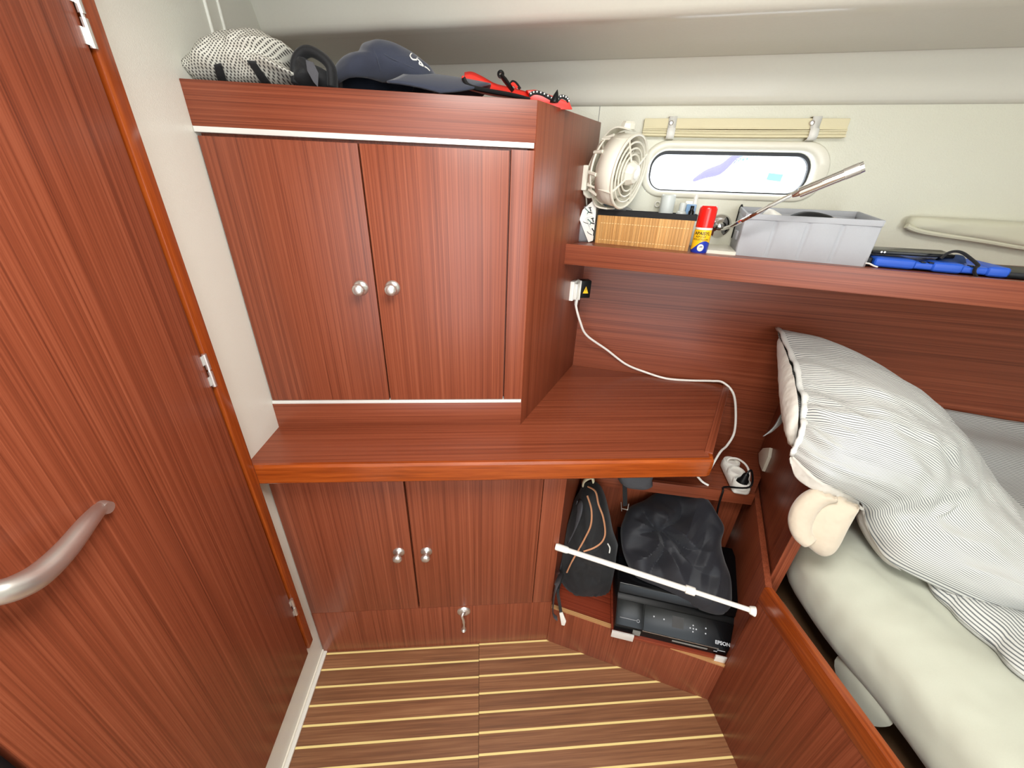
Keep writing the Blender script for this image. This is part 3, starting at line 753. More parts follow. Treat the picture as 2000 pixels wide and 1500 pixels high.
for st in ([(803, 105), (801, 110), (806, 116), (814, 117)], [(803, 105), (811, 108), (816, 114)], [(813, 114), (822, 122), (826, 128)], [(820, 120), (819, 125), (827, 129)], [(829, 130), (834, 133), (839, 138)]):
    P = castpath(ct, st, .0020)
    if len(P) > 1: MB().tube(catmull(P, 4), .0013, 6).build('emblem_stitch', 'white_trim', cap)
# red gear
red = thing('red_gear', ony((1010, 180), .97).lerp(V((.0, .97, TOPZ)), 1.0), 'bright red plastic scoop-shaped gear with black buckle and speckled cord', 'gear')
TR = [ony(p, 1.03) for p in ((907, 141), (922, 140), (942, 149), (968, 163), (1000, 171), (1042, 182))]
BR = [ony(p, .93) for p in ((905, 147), (912, 160), (928, 167), (962, 174), (1000, 181), (1035, 190))]
TRc, BRc = catmull(TR, 5), catmull(BR, 5)
def scoop(u, v):
    i = min(len(TRc)-1, int(round(u*(len(TRc)-1))))
    p = TRc[i].lerp(BRc[i], v); return p-UP*(.02*math.sin(math.pi*v)*(1-u*.6))
o = MB().grid(scoop, 25, 10).build('scoop', 'red', red, sharp=180); sm = o.modifiers.new('thickness', 'SOLIDIFY'); sm.thickness = .004
MB().tube(catmull([p-UP*.004 for p in BR], 5), .004, 8).build('black_lip', 'blackplastic', red)
MB().hexa([ony(p, 1.03) for p in ((1026, 176), (1046, 175), (1112, 199), (1118, 213), (1080, 214), (1040, 202))], [ony(p, .99) for p in ((1030, 177), (1046, 176), (1112, 200), (1118, 214), (1080, 214), (1040, 203))]).build('red_plate', 'red', red, bevel=.002)
MB().tube([ony(p, .96) for p in ((978, 146), (986, 156), (995, 168), (1002, 178))], [.006, .008, .0075, .006], 8, flat=.6).build('buckle', 'blackplastic', red)
MB().ring(ony((978, 145), .96), (0, -1, .2), .005, .0025, 14, 6).build('buckle_eye', 'blackplastic', red)
MB().tube(catmull([ony(p, .955) for p in ((996, 170), (1000, 160), (1008, 163), (1016, 174))], 5), .0028, 8).build('buckle_loop', 'blackplastic', red)
MB().tube(catmull([ony(p, .95) for p in ((999, 166), (1003, 164), (1010, 172))], 5), .0028, 8).build('red_loop', 'red', red)
cordP = catmull([ony(p, .945) for p in ((1034, 186), (1044, 181), (1058, 183), (1072, 190), (1086, 197), (1096, 189), (1106, 192), (1111, 199))], 6)
cd = MB().tube(cordP, .0036, 8).build('cord', 'blackcloth', red)
for i in range(2, len(cordP), 3):
    sub(MB().lathe([(.0002, 0), (.0016, .0004), (.0002, .0012)], cordP[i]+V((0, -.0034, .0008)), (0, -1, 0), 6), 'cord_fleck', 'white_trim', cd, red)
MB().lathe([(.009, 0), (.0085, .004), (.004, .015), (.0005, .022)], ony((1082, 200), .94), (.25, 0, 1), 14).build('toggle', 'blackplastic', red)

# ================================================================== ON THE WALL SHELF
def sz(p): return onz(p, STOP)
nb = V((-sd_.y, sd_.x, 0))                      # shelf: from front board to hull
# polybag packet with printed card
c0 = sz((1145, 474))+nb*.03
pk = thing('polybag_packet', V((c0.x, c0.y, STOP)), 'clear polybag with printed white card, squeezed beside the bamboo basket', 'packet')
yb = c0.y
def fit(mb):                                    # keep it off the cabinet end, the shelf and the basket
    for p in mb.v:
        p.z = max(p.z, STOP)
        d = (p-SQ).dot(SN)
        if d < .001: p += SN*(.001-d)
    return mb
fit(MB().puff(catmull(ypts([(1124, 476), (1125, 436), (1137, 410), (1155, 394), (1165, 394), (1163, 440), (1156, 474), (1145, 478)], yb), 3, True), (0, -1, 0), .016, .014, 7, 2, lambda p: .004*ridge(p, 30))).build('clear_bag', 'clearbag', pk, sharp=180)
fit(MB().puff(catmull(ypts([(1127, 476), (1130, 452), (1138, 440), (1148, 452), (1154, 476)], yb+.004), 3, True), (0, -1, 0), .012, .01, 5)).build('black_content', 'blackcloth', pk, sharp=180)
cardP = [(1157, 393), (1165, 399), (1163, 425), (1158, 470), (1149, 473), (1140, 450), (1128, 428), (1138, 410)]
fit(MB().hexa(ypts(cardP, yb-.019), ypts(cardP, yb-.018))).build('printed_card', 'white_trim', pk)
def mark(P, r=.0007, mt_='black_ink', nm='print_mark'):
    fit(MB().tube(ypts(P, yb-.0197), r, 5)).build(nm, mt_, pk)
for ox, oy in ((1141, 401), (1146, 422)):
    mark([(ox, oy+3), (ox+11, oy+1), (ox+17, oy+16), (ox+5, oy+20), (ox, oy+3)], .0005, 'grey_ink')
    mark([(ox+8, oy+5), (ox+14, oy+4)], .0013); mark([(ox+11, oy+5), (ox+13, oy+12)], .0016)
    mark([(ox+2, oy+6), (ox+8, oy+12), (ox+6, oy+17)], .0017, 'green_ink'); mark([(ox+7, oy+13), (ox+15, oy+15)], .0016)
mark([(1156, 446), (1160, 452), (1159, 460)], .0018)
for P in ([(1138, 431), (1140, 434), (1149, 437)], [(1147, 452), (1149, 455), (1156, 459)], [(1133, 420), (1137, 418), (1138, 418)]): mark(P, .0008)
mark([(1137, 413), (1155, 452)], .0004, 'grey_ink')
# bamboo basket
bl, br = sz((1163, 474)), sz((1343, 491))
bl, br = bl+nb*.004, br+nb*.004
tl_, tr_ = ony((1171, 408), bl.y), ony((1360, 421), br.y)
zt2 = (tl_.z+tr_.z)/2; tl_.z = tr_.z = zt2
bd_ = nb*min(.135, ((HQ-bl).dot(HO)-.014)/nb.dot(HO), ((HQ-tl_).dot(HO)-.014)/nb.dot(HO))
bdir = (br-bl).normalized(); blen = (br-bl).length; bdep = bd_.length
def in_basket(px_, back, half, hd=None):
    """where the pixel's direction meets a plane inside the basket, kept between the basket ends"""
    q0b = bl+nb*min(back, bdep-(hd or half)-.006); t = onpl(px_, q0b, nb); s = (t-q0b).dot(bdir)
    s2 = max(half+.005, min(blen-half-.006, s)); return t+bdir*(s2-s)
bsk = thing('bamboo_basket', V(((bl.x+br.x)/2, (bl.y+br.y)/2, STOP))+nb*.06, 'rectangular bamboo slat basket with black fabric rim on the wall shelf', 'basket')
ob_, ot_ = [bl, br, br+bd_, bl+bd_], [tl_, tr_, tr_+bd_, tl_+bd_]
ctr_b = sum(ob_, V())/4; ctr_t = sum(ot_, V())/4
def inset(P, c, f, dz=0): return [c+(p-c)*f+UP*dz for p in P]
lb = MB(); loft(lb, [ob_, ot_, inset(ot_, ctr_t, .975), inset(ob_, ctr_b, .975, .004)], True, True); lb.build('lining', 'blackcloth', bsk, smooth=False)
NS = 32
bh = .84
for i in range(NS):
    a, b_ = i/NS, (i+.95)/NS
    lo = [bl.lerp(br, a), bl.lerp(br, b_)]; hi = [bl.lerp(tl_, bh).lerp(br.lerp(tr_, bh), a), bl.lerp(tl_, bh).lerp(br.lerp(tr_, bh), b_)]
    w_ = -nb*(.003+.0006*random.random())
    MB().hexa([lo[0], lo[1], lo[1]+w_, lo[0]+w_], [hi[0], hi[1], hi[1]+w_, hi[0]+w_]).build('slat', 'bamboo', bsk, grain=(0, 0, 1), smooth=False)
for i in range(14):                             # left end of the basket
    a, b_ = i/14, (i+.94)/14
    lo = [bl+bd_*a, bl+bd_*b_]; hi = [p+(tl_-bl)*bh for p in lo]; w_ = (bl-br).normalized()*.003
    MB().hexa([lo[0], lo[1], lo[1]+w_, lo[0]+w_], [hi[0], hi[1], hi[1]+w_, hi[0]+w_]).build('slat', 'bamboo', bsk, grain=(0, 0, 1), smooth=False)
for zf in (.12, .62):
    A = bl.lerp(tl_, zf); B = br.lerp(tr_, zf)
    for i in range(1, NS-1):
        MB().bar(A.lerp(B, (i+.15)/NS)-nb*.0039, A.lerp(B, (i+.8)/NS)-nb*.0039, .0006, .0016).build('stitch', 'thread', bsk, smooth=False)
rim0 = [bl.lerp(tl_, bh), br.lerp(tr_, bh), br.lerp(tr_, bh)+bd_, bl.lerp(tl_, bh)+bd_]
rb_ = MB(); loft(rb_, [inset(rim0, ctr_t, 1.03), inset(ot_, ctr_t, 1.03), inset(ot_, ctr_t, .97), inset(rim0, ctr_t, .97)]); rb_.build('fabric_rim', 'blackcloth', bsk)
# things in the basket (standing on its bottom)
BZ0 = STOP+.006
def upright(px_top, px_bot_line, w_px, prof, name, mat, label, cat, back=.05, cap_=None):
    """cylinder standing in the basket; px_top is the middle of its top"""
    t_ = onpl(px_top, bl+nb*back, nb)
    rad = w_px/2/FPX*abs((R3.transposed() @ (t_-CAM)).z)
    tz = in_basket(px_top, back, rad); base = tz
    pr = [(rr*rad, hh*(tz.z-BZ0)) for rr, hh in prof]
    o = MB().lathe(pr, (tz.x, base.y, BZ0), UP, 24).build(name, mat, sharp=40)
    tag(o, label, cat); return o
upright((1307, 380), .72, 27, [(.96, 0), (1, .01), (1, .93), (.98, .98), (.8, 1)], 'toiletry_bottle', 'bottle', 'tall plain pale grey cylinder bottle standing in the bamboo basket', 'bottle', .05)
upright((1335, 396), .86, 20, [(1, 0), (1, .74), (.9, .79), (.62, .81), (.62, .97), (.55, 1)], 'pump_bottle', 'bottle', 'short pale bottle with narrower cap standing in the bamboo basket', 'bottle', .045)
upright((1361, 380), .95, 8, [(1, 0), (1, .95), (.85, 1)], 'toothbrush_tube', 'white_plastic', 'slim white stick standing up at the end of the bamboo basket', 'stick', .06)
upright((1353, 402), .915, 11, [(1, 0), (1, .86), (.6, .9), (.6, 1)], 'dark_vial', 'blackgloss', 'small dark vial standing in the bamboo basket', 'vial', .03)
for p, w_, bk2, mt_, lb_ in (((1371, 394), .030, bdep-.015, 'white_plastic', 'white carton standing at the back of the bamboo basket'), ((1379, 400), .026, bdep-.034, 'blue_cap', 'pale blue carton standing beside the white carton in the basket')):
    t_ = in_basket(p, bk2, w_/2, .008); t_ = t_ if t_.z > BZ0+.03 else t_+UP*.03
    tag(MB().box(V((t_.x, t_.y, (BZ0+t_.z)/2)), w_, .016, t_.z-BZ0, (bdir, nb, UP)).build('small_carton', mt_, bevel=.002), lb_, 'carton')
pbp = [(1172, 412), (1175, 400), (1183, 395), (1196, 397), (1210, 400), (1235, 409), (1225, 420), (1180, 420)]
ypb = (bl+nb*.05).y
sp_ = thing('plastic_sachet', ony((1195, 418), ypb), 'crinkled clear plastic sachet with pale blue cap in the bamboo basket', 'sachet')
MB().puff(catmull(ypts(pbp, ypb), 3, True), (0, -1, .3), .014, .01, 6, 2, lambda p: .005*ridge(p, 40)).build('film', 'clearbag', sp_, sharp=180)
MB().lathe([(.008, 0), (.008, .014), (.006, .018)], ony((1180, 408), ypb), (.2, 0, 1), 14).build('blue_cap', 'blue_cap', sp_)
# hook on the hull liner
hk = hull((1284, 399), .004)
tag(MB().ring(hk, HO, .007, .0022, 18, 6).build('wall_hook', 'white_plastic'), 'small white ring hook on the hull liner under the portlight', 'hook')
# spray can
sL, sR = sz((1347, 492)), sz((1381, 495))
cr = (sR-sL).length/2*.97; cc = (sL+sR)/2+nb*.012
ztop = ony((1384, 402), cc.y).z; hc = ztop-STOP
can = thing('spray_can', V((cc.x, cc.y, STOP)), 'small spray can with bright red cap and yellow and blue label', 'spray can')
o_ = V((cc.x, cc.y, STOP))
MB().lathe([(cr*.93, 0), (cr, .003), (cr, .48*hc), (cr*.97, .505*hc)], o_, UP, 36).build('can_body', 'bluelabel', can)
MB().lathe([(cr*.98, .5*hc), (cr*1.0, .505*hc), (cr*1.0, .545*hc), (cr*.97, .55*hc)], o_, UP, 36).build('shoulder_ring', 'white_plastic', can)
MB().lathe([(cr*1.02, .55*hc), (cr*1.02, .93*hc), (cr*.98, .97*hc), (cr*.85, hc), (.001, hc)], o_, UP, 36).build('cap', 'redcap', can)
fa_ = math.atan2(-cc.y, -cc.x)                 # towards the viewer's side
def cyl(a, z, r=cr+.0005): return o_+V((math.cos(fa_+a)*r, math.sin(fa_+a)*r, z))
def wave(u): return (.135+.075*math.sin((u-.32)*5.5)+.13*u*u)*hc
MB().grid(lambda u, v: cyl((u-.5)*2.6, wave(u)*(1-v)+.50*hc*v), 30, 8).build('yellow_label', 'yellow', can, sharp=180)
MB().grid(lambda u, v: cyl(.12+math.cos(2*math.pi*u)*.38*v, .118*hc+math.sin(2*math.pi*u)*.078*hc*v, cr+.0009), 24, 4).build('white_disc', 'white_trim', can, sharp=180)
def cyl_text(txt, size, a0, z, r=cr+.001, mat='black_ink', bold=.0002):
    t = text_mb(txt, size, (0, 0, 0), (1, 0, 0), (0, 1, 0), .0001, bold)
    wd = max(p.x for p in t.v)
    t.v = [cyl(a0+p.x/cr-wd/cr/2, z+p.y, r+p.z) for p in t.v]
    t.build('lettering', mat, can, smooth=False)
cyl_text('APAISYL', .0105, -.02, .395*hc); cyl_text('REPULSIF', .0062, -.12, .335*hc, bold=0); cyl_text('MOUSTIQUES', .0062, -.08, .275*hc, bold=0)
MB().tube([cyl(.0, .125*hc, cr+.0012), cyl(.12, .145*hc, cr+.0012), cyl(.34, .142*hc, cr+.0012)], .0007, 5).build('mosquito_print', 'black_ink', can)
MB().tube([cyl(.12, .145*hc, cr+.0012), cyl(.22, .122*hc, cr+.0012)], .0005, 5).build('mosquito_print', 'black_ink', can)
# papers
pa = [sz(p) for p in ((1379, 494), (1436, 499), (1420, 480), (1386, 479))]
tag(MB().hexa(pa, [p+UP*.008 for p in pa]).build('paper_stack', 'cream_plastic'), 'thin stack of cream papers lying between spray can and grey bin', 'papers')
# grey fabric bin
gL, gR = sz((1437, 498)), sz((1687, 521)); gLB = sz((1421, 482)); 
gd = (gLB-gL); gd.z = 0; dpt = min(.195, ((HQ-gL).dot(HO)-.012)/nb.dot(HO)); gd = nb*dpt
gz = (ony((1458, 417), gL.y).z+ony((1715, 431), gR.y).z)/2
binn = thing('fabric_bin', V(((gL.x+gR.x)/2, (gL.y+gR.y)/2, STOP))+gd*.5, 'light grey folding fabric storage bin on the wall shelf', 'bin')
gT = [gL+UP*(gz-STOP), gR+UP*(gz-STOP)+(gR-gL).normalized()*.0]
def gfront(u, v):
    p = gL.lerp(gR, u)+UP*(gz-STOP)*v
    q = (u*4) % 1; cre = min(q, 1-q); inside = 0 if u in (0, 1) else 1
    bul = .0045*math.sin(math.pi*q)*math.sin(math.pi*v)-.0035*math.exp(-(cre/.03)**2)*inside*(1 if v < .9 else 0)
    return p-nb*(bul+.004*math.sin(math.pi*u)*v)
MB().grid(gfront, 64, 14).build('front_panel', 'greybin', binn, sharp=180)
def wall4(a, b_, nm, mat='greybin', off=0):
    o = MB().grid(lambda u, v: a.lerp(b_, u)+UP*(gz-STOP+(.014*u if nm == 'end_panel' else 0))*v, 6, 4).build(nm, mat, binn, sharp=180)
    sm = o.modifiers.new('thickness', 'SOLIDIFY'); sm.thickness = .004; sm.offset = 0
wall4(gL, gL+gd, 'end_panel'); wall4(gR, gR+gd, 'end_panel'); gzk = gz; gz = gz+.014; wall4(gL+gd, gR+gd, 'back_panel', 'greybin'); gz = gzk
wall4(gL+nb*.005, gR+nb*.005, 'front_lining', 'greybin')
MB().hexa([gL, gR, gR+gd, gL+gd], [p+UP*.004 for p in (gL, gR, gR+gd, gL+gd)]).build('bottom_panel', 'greybin', binn)
rimt = []
rp = [gL-nb*.003, gR-nb*.003, gR+gd, gL+gd]
for i in range(4):
    zi = lambda k: gz-STOP-.006+(.014 if k % 4 in (2, 3) else 0)
    MB().bar(rp[i]+UP*zi(i), rp[(i+1) % 4]+UP*zi(i+1), .006, .013).build('rim_band', 'greybin', binn, bevel=.0015)
hq_ = gL+gd*.45+UP*(gz-STOP)*.45-(gR-gL).normalized()*.004
MB().box(hq_, .005, .05, .022, ((gR-gL).normalized(), nb, UP)).build('pull_tab', 'greybin', binn, bevel=.002)
o = upright  # noqa
blk = [(1530, 428), (1545, 418), (1570, 413), (1595, 416), (1620, 424), (1628, 434), (1600, 445), (1550, 445)]
yk = gL.lerp(gR, .5)+gd*.55
def bpts(P, d=0): return [onpl(p, yk+nb*d, nb) for p in P]
k1 = [(1530, 432), (1545, 420), (1570, 413), (1597, 416), (1624, 426), (1628, 445), (1600, 460), (1550, 458), (1530, 450)]
tag(MB().puff(catmull(bpts(k1), 3, True), (0, -1, .2), .035, .035, 8).build('black_pouch', 'blackcloth', sharp=180), 'rounded black pouch inside the grey fabric bin', 'pouch')
k2 = [(1490, 422), (1500, 408), (1512, 412), (1526, 424), (1528, 445), (1500, 450), (1488, 440)]
tag(MB().puff(catmull(bpts(k2), 3, True), (0, -1, .2), .02, .02, 7, 2, lambda p: .004*ridge(p, 40)).build('crumpled_tissue', 'white_trim', sharp=180), 'crumpled white tissue inside the grey fabric bin', 'tissue')
k3 = [(1616, 430), (1630, 425), (1642, 431), (1650, 450), (1615, 455)]
tag(MB().puff(catmull(bpts(k3, -.058), 3, True), (0, -1, .2), .015, .015, 6).build('cream_cloth', 'fleece', sharp=180), 'small cream cloth beside black pouch in the grey fabric bin', 'cloth')
k4 = gL+gd*.97+UP*(gz-STOP)
tag(MB().tube([k4-UP*.07, k4+UP*.012, k4+UP*.02], [.005, .005, .002], 8).build('black_clip', 'blackplastic'), 'black clip sticking up at the corner of the grey fabric bin', 'clip')
# reading lamp on a flexible arm
lb0 = hull((1404, 441))
lamp = thing('reading_lamp', lb0, 'chrome reading lamp on a flexible arm fixed to the hull liner', 'lamp')
MB().lathe([(.033, 0), (.033, .003), (.03, .007), (.02, .012), (.009, .016), (.007, .024), (.0001, .025)], lb0, -HO, 32).build('wall_plate', 'chrome', lamp, sharp=60)
armP = catmull([hull((1401, 446), .02), hull((1408, 447), .06), hull((1424, 443), .15), hull((1450, 431), .235), hull((1500, 404), .27), hull((1557, 375), .29)], 14)
MB().tube(armP, [.0049 if (i % 2 or i < 40) else .0043 for i in range(len(armP))], 10).build('flexible_arm', 'chrome', lamp)
ha, hb_ = hull((1560, 377), .293), hull((1688, 325), .33)
hdv = (hb_-ha).normalized(); hl = (hb_-ha).length
MB().lathe([(.004, -.012), (.006, -.006), (.007, 0), (.0102, .001), (.0106, .004), (.0106, hl-.004), (.0104, hl), (.0088, hl), (.0088, hl-.004), (.0001, hl-.004)], ha, hdv, 28).build('lamp_head', 'chrome', lamp, sharp=50, label='tubular chrome lamp head')
MB().lathe([(.0109, hl-.03), (.011, hl-.006)], ha, hdv, 28).build('head_collar', 'steel', lamp)
# folded blind over the portlight
tA, tB = ht(hull((1256, 250))), ht(hull((1650, 250)))
zA, zM, zB = hull((1450, 233)).z, hull((1450, 252)).z, hull((1450, 269)).z
bld = thing('window_blind', hp((tA+tB)/2, zB, .01), 'folded cream pleated blind strapped above the portlight', 'blind')
def hbox(ta, tb, za, zb_, o0_, o1_): return MB().box(hp((ta+tb)/2, (za+zb_)/2, (o0_+o1_)/2), tb-ta, abs(o1_-o0_), abs(zb_-za), FH)
hbox(tA, tB, zM, zA, -.001, .016).build('head_rail', 'cream_dark', bld, bevel=.002)
for i in range(6):
    z1 = zM-(zM-zB)*i/6; z0_ = zM-(zM-zB)*(i+.8)/6
    mb_ = MB(); ex = .018+.002*(i % 2)+(.004 if i == 5 else 0)
    mb_.grid(lambda u, v: hp(tA+(tB-tA)*u, z0_+(z1-z0_)*v-(.002*math.sin(math.pi*u) if i else 0), ex), 20, 1)
    mb_.grid(lambda u, v: hp(tA+(tB-tA)*u, z0_-.0*v-(.002*math.sin(math.pi*u) if i else 0), ex*v), 20, 1)
    mb_.grid(lambda u, v: hp(tA+(tB-tA)*u, z1-(.002*math.sin(math.pi*u) if i else 0), ex*(1-v)), 20, 1)
    for ee in (tA, tB): mb_.grid(lambda u, v: hp(ee, z0_+(z1-z0_)*v, ex*u), 1, 1)
    mb_.build('pleat', 'cream_dark', bld, sharp=30)
for px_ in (1310, 1585):
    tt = ht(hull((px_, 250)))
    sk = MB(); w_ = .021
    pf = [(.0, zA+.004), (.018, zA+.003), (.0185, zM), (.025, zM-.003), (.0265, zB+.002), (.022, zB-.004), (.002, zB-.006)]
    sk.grid(lambda u, v: hp(tt+(u-.5)*w_+(.012*(v > .45)*(-1 if px_ > 1400 else .0))*0, pf[int(v*6+.01)][1], pf[int(v*6+.01)][0]), 1, 6)
    so = sk.build('strap', 'white_trim', bld, sharp=180); sm = so.modifiers.new('thickness', 'SOLIDIFY'); sm.thickness = .0015; sm.offset = 1
    sc = hull((px_+1, 240), .0195)
    s1_ = sub(MB().lathe([(.0062, 0), (.006, .002), (.0045, .003), (.003, .0016), (.0001, .0016)], sc, -HO, 18), 'snap', 'nickel', so, bld, label='round metal press-stud')
# stowed canvas on the hull liner to the right
cv = [(1768, 436), (1774, 426), (1790, 422), (1856, 425), (2000, 433), (2090, 441), (2110, 470), (2060, 492), (2000, 486), (1928, 473), (1874, 464), (1820, 456), (1788, 449), (1771, 443)]
cvn = thing('stowed_canvas', hull((1940, 470)), 'rolled beige canvas cover fixed to the hull liner above the shelf', 'canvas')
def cvd(p): return .004*ridge((p.x, p.z*3, p.y), 9)
cb_ = MB().puff(catmull([hull(p, .02) for p in cv], 3, True), -HO, .022, .022, 8, 2.5, cvd, centre=hull((1900, 446), .02)); cb_.build('canvas_roll', 'beige', cvn, sharp=180)
MB().tube(catmull([hull(p, .03) for p in ((1770, 441), (1788, 449), (1820, 456), (1874, 464), (1928, 472), (2000, 484), (2060, 491))], 5), .006, 8).build('piping_edge', 'beige', cvn)
# tablets and bits at the right end of the shelf
e0_, e1_ = sz((1703, 522)), sz((1968, 546)); ed = (e1_-e0_).normalized(); EF = (ed, V((-ed.y, ed.x, 0)), UP); el = (e1_-e0_).length
def ebox(a, b_, d0, d1, z0_, z1_, **kw):
    c_ = e0_+ed*(a+b_)/2*el+EF[1]*((d0+d1)/2)+UP*((z0_+z1_)/2); return MB().box(c_, (b_-a)*el, d1-d0, z1_-z0_, EF)
tb = thing('blue_tablet_case', e0_+EF[1]*.08, 'chunky bright blue rubber tablet case lying on the wall shelf', 'tablet')
ebox(0.02, 1, .004, .16, .004, .019).build('case_shell', 'blue', tb, bevel=.006, seg=3)
for a, b_ in ((.0, .33), (.45, .68), (.84, 1.0)):
    ebox(a, b_, .0, .165, .002, .0225).build('corner_bumper', 'blue', tb, bevel=.008, seg=3)
for a in (.36, .42, .72): ebox(a, a+.035, .003, .02, .0185, .0205).build('port', 'blackplastic', tb, smooth=False)
bkt = thing('black_tablet', e0_+EF[1]*.11, 'slim black tablet resting tilted on the blue tablet case', 'tablet')
A0, A1 = e0_+ed*(-.02*el)+EF[1]*.03+UP*.027, e0_+ed*(.62*el)+EF[1]*.03+UP*.030
sl_ = MB(); sl_.hexa([A0, A1, A1+EF[1]*.075+UP*.003, A0+EF[1]*.075+UP*.003], [p+UP*.008 for p in (A0, A1, A1+EF[1]*.075+UP*.003, A0+EF[1]*.075+UP*.003)]); sl_.build('tablet_body', 'blackgloss', bkt, bevel=.002)
for a in (.12, .16): 
    c_ = A0.lerp(A1, a)+UP*.005-EF[1]*.0004; MB().lathe([(.0022, 0), (.0018, .0008)], c_, -EF[1], 10).build('camera_lens', 'nickel', bkt)
dk = e0_+ed*(-.10*el); 
cq = [e0_+ed*(a*el)+EF[1]*d for a, d in ((-.07, .012), (-.004, .012), (-.004, .15), (-.07, .15))]
tag(MB().hexa(cq, [p+UP*.020 for p in cq]).build('black_case', 'blackplastic', bevel=.003), 'flat black case between grey bin and blue tablet', 'case')
ebx = ebox(1.005, 1.5, .012, .16, .001, .014)
tag(ebx.build('laptop', 'blackplastic', bevel=.003), 'thin black laptop lying flat beyond the blue tablet case', 'laptop')
yv = (e0_+ed*.55*el+EF[1]*.05).y
pn_ = [(1815, 521), (1822, 512), (1842, 500), (1866, 497), (1882, 500), (1887, 510), (1884, 520), (1860, 524), (1830, 523)]
pp0 = e0_+ed*.55*el+EF[1]*.05
np_ = MB().puff(catmull([onpl(p, pp0, EF[1]) for p in pn_], 4, True), -EF[1], .02, .03, 7)
for p in np_.v: p.z = max(p.z, STOP+.0215)
tag(np_.build('navy_pouch', 'navy', sharp=180), 'small navy cloth pouch lying on the blue tablet case', 'pouch')
lpP = [(1838, 505), (1850, 495), (1865, 491), (1880, 494), (1897, 506), (1910, 518), (1906, 522), (1903, 531), (1907, 541)]
pp1 = e0_+ed*.8*el-EF[1]*.002
tag(MB().tube(catmull([onpl(p, pp1, EF[1]) for p in lpP], 6), .0022, 8, flat=1.6).build('strap_loop', 'blackcloth'), 'thin black strap looped around the blue tablet case', 'strap')
wc = [onpl(p, e0_-EF[1]*.0035, EF[1]) for p in ((1690, 514), (1698, 515), (1706, 519), (1713, 524))]
for p in wc: p.z = max(p.z, STOP+.0019)
tag(MB().tube(catmull(wc, 6), .0018, 8).build('white_lead', 'cable'), 'short white lead curling out beside the grey fabric bin', 'cable')
# ---- cabin fan on the end panel of the wall cabinet
mp_ = side((1141, 348))
fan = thing('cabin_fan', mp_, 'cream plastic cabin fan with round grille bracketed to the wall cabinet end', 'fan')
fc = side((1204, 333), .085)
fax = V((.68, -.70, -.15)).normalized(); FR_ = .087; FD = .040
ff = frame(fax)
cF_, cB_ = fc+fax*FD, fc-fax*FD
def rp_(c, r, a): return c+(ff[1]*math.cos(a)+ff[2]*math.sin(a))*r
MB().ring(cF_, fax, FR_, .0036, 44, 8).build('front_ring', 'cream_plastic', fan)
for rr in (.82, .66, .5): MB().ring(cF_+fax*.006*(1-rr), fax, FR_*rr, .0024, 40, 6).build('grille_ring', 'cream_plastic', fan)
for k in range(4):
    a = math.radians(35+90*k); MB().tube([rp_(cF_, FR_, a), rp_(cF_+fax*.005, FR_*.36, a)], .0028, 6).build('grille_spoke', 'cream_plastic', fan)
hub = MB().lathe([(.031, -.02), (.031, .004), (.028, .008), (.025, .016), (.0225, .019), (.0001, .02)], cF_, fax, 10).build('hub_cap', 'cream_plastic', fan, sharp=25)
sub(MB().lathe([(.013, 0), (.013, .0006), (.011, .0007)], cF_+fax*.0198, fax, 20), 'hub_badge', 'alu', hub, fan)
def band(d0, d1, r0, r1, nm, n=40):
    mb_ = MB(); mb_.grid(lambda u, v: rp_(fc+fax*(d0+(d1-d0)*v), r0+(r1-r0)*v, 2*math.pi*u), n, 2)
    o = mb_.build(nm, 'cream_plastic', fan, sharp=180); sm = o.modifiers.new('thickness', 'SOLIDIFY'); sm.thickness = .003
band(-.012, FD, FR_*.985, FR_, 'drum_band'); band(-FD, -.030, FR_*.86, FR_*.92, 'back_band')
for k in range(10):
    a = 2*math.pi*(k+.3)/10; MB().tube([rp_(fc-fax*FD, FR_*.87, a), rp_(fc-fax*.010, FR_*.99, a)], .0045, 6).build('drum_bar', 'cream_plastic', fan)
for k in range(4):
    a = math.radians(35+90*k); MB().tube([rp_(fc-fax*FD, FR_*.9, a), rp_(cF_, FR_*1.01, a)], .0032, 6).build('drum_rib', 'cream_plastic', fan)
MB().lathe([(FR_*.42, 0), (FR_*.42, .012), (FR_*.3, .03), (.001, .03)], cB_-fax*.004, fax, 24).build('motor', 'cream_plastic', fan, sharp=40)
for k in range(4):
    a = math.radians(35+90*k); MB().tube([rp_(cB_, FR_*.87, a), rp_(cB_, FR_*.4, a)], .0045, 6).build('back_spoke', 'cream_plastic', fan)
for k in range(4):
    a = 2*math.pi*k/4+.3
    mb_ = MB(); mb_.grid(lambda u, v: rp_(fc+fax*(.012*(v-.5)+.002), FR_*(.3+.58*u), a+(v-.5)*(.5+.5*u)), 6, 5)
    o = mb_.build('blade', 'cream_plastic', fan, sharp=180); sm = o.modifiers.new('thickness', 'SOLIDIFY'); sm.thickness = .0015
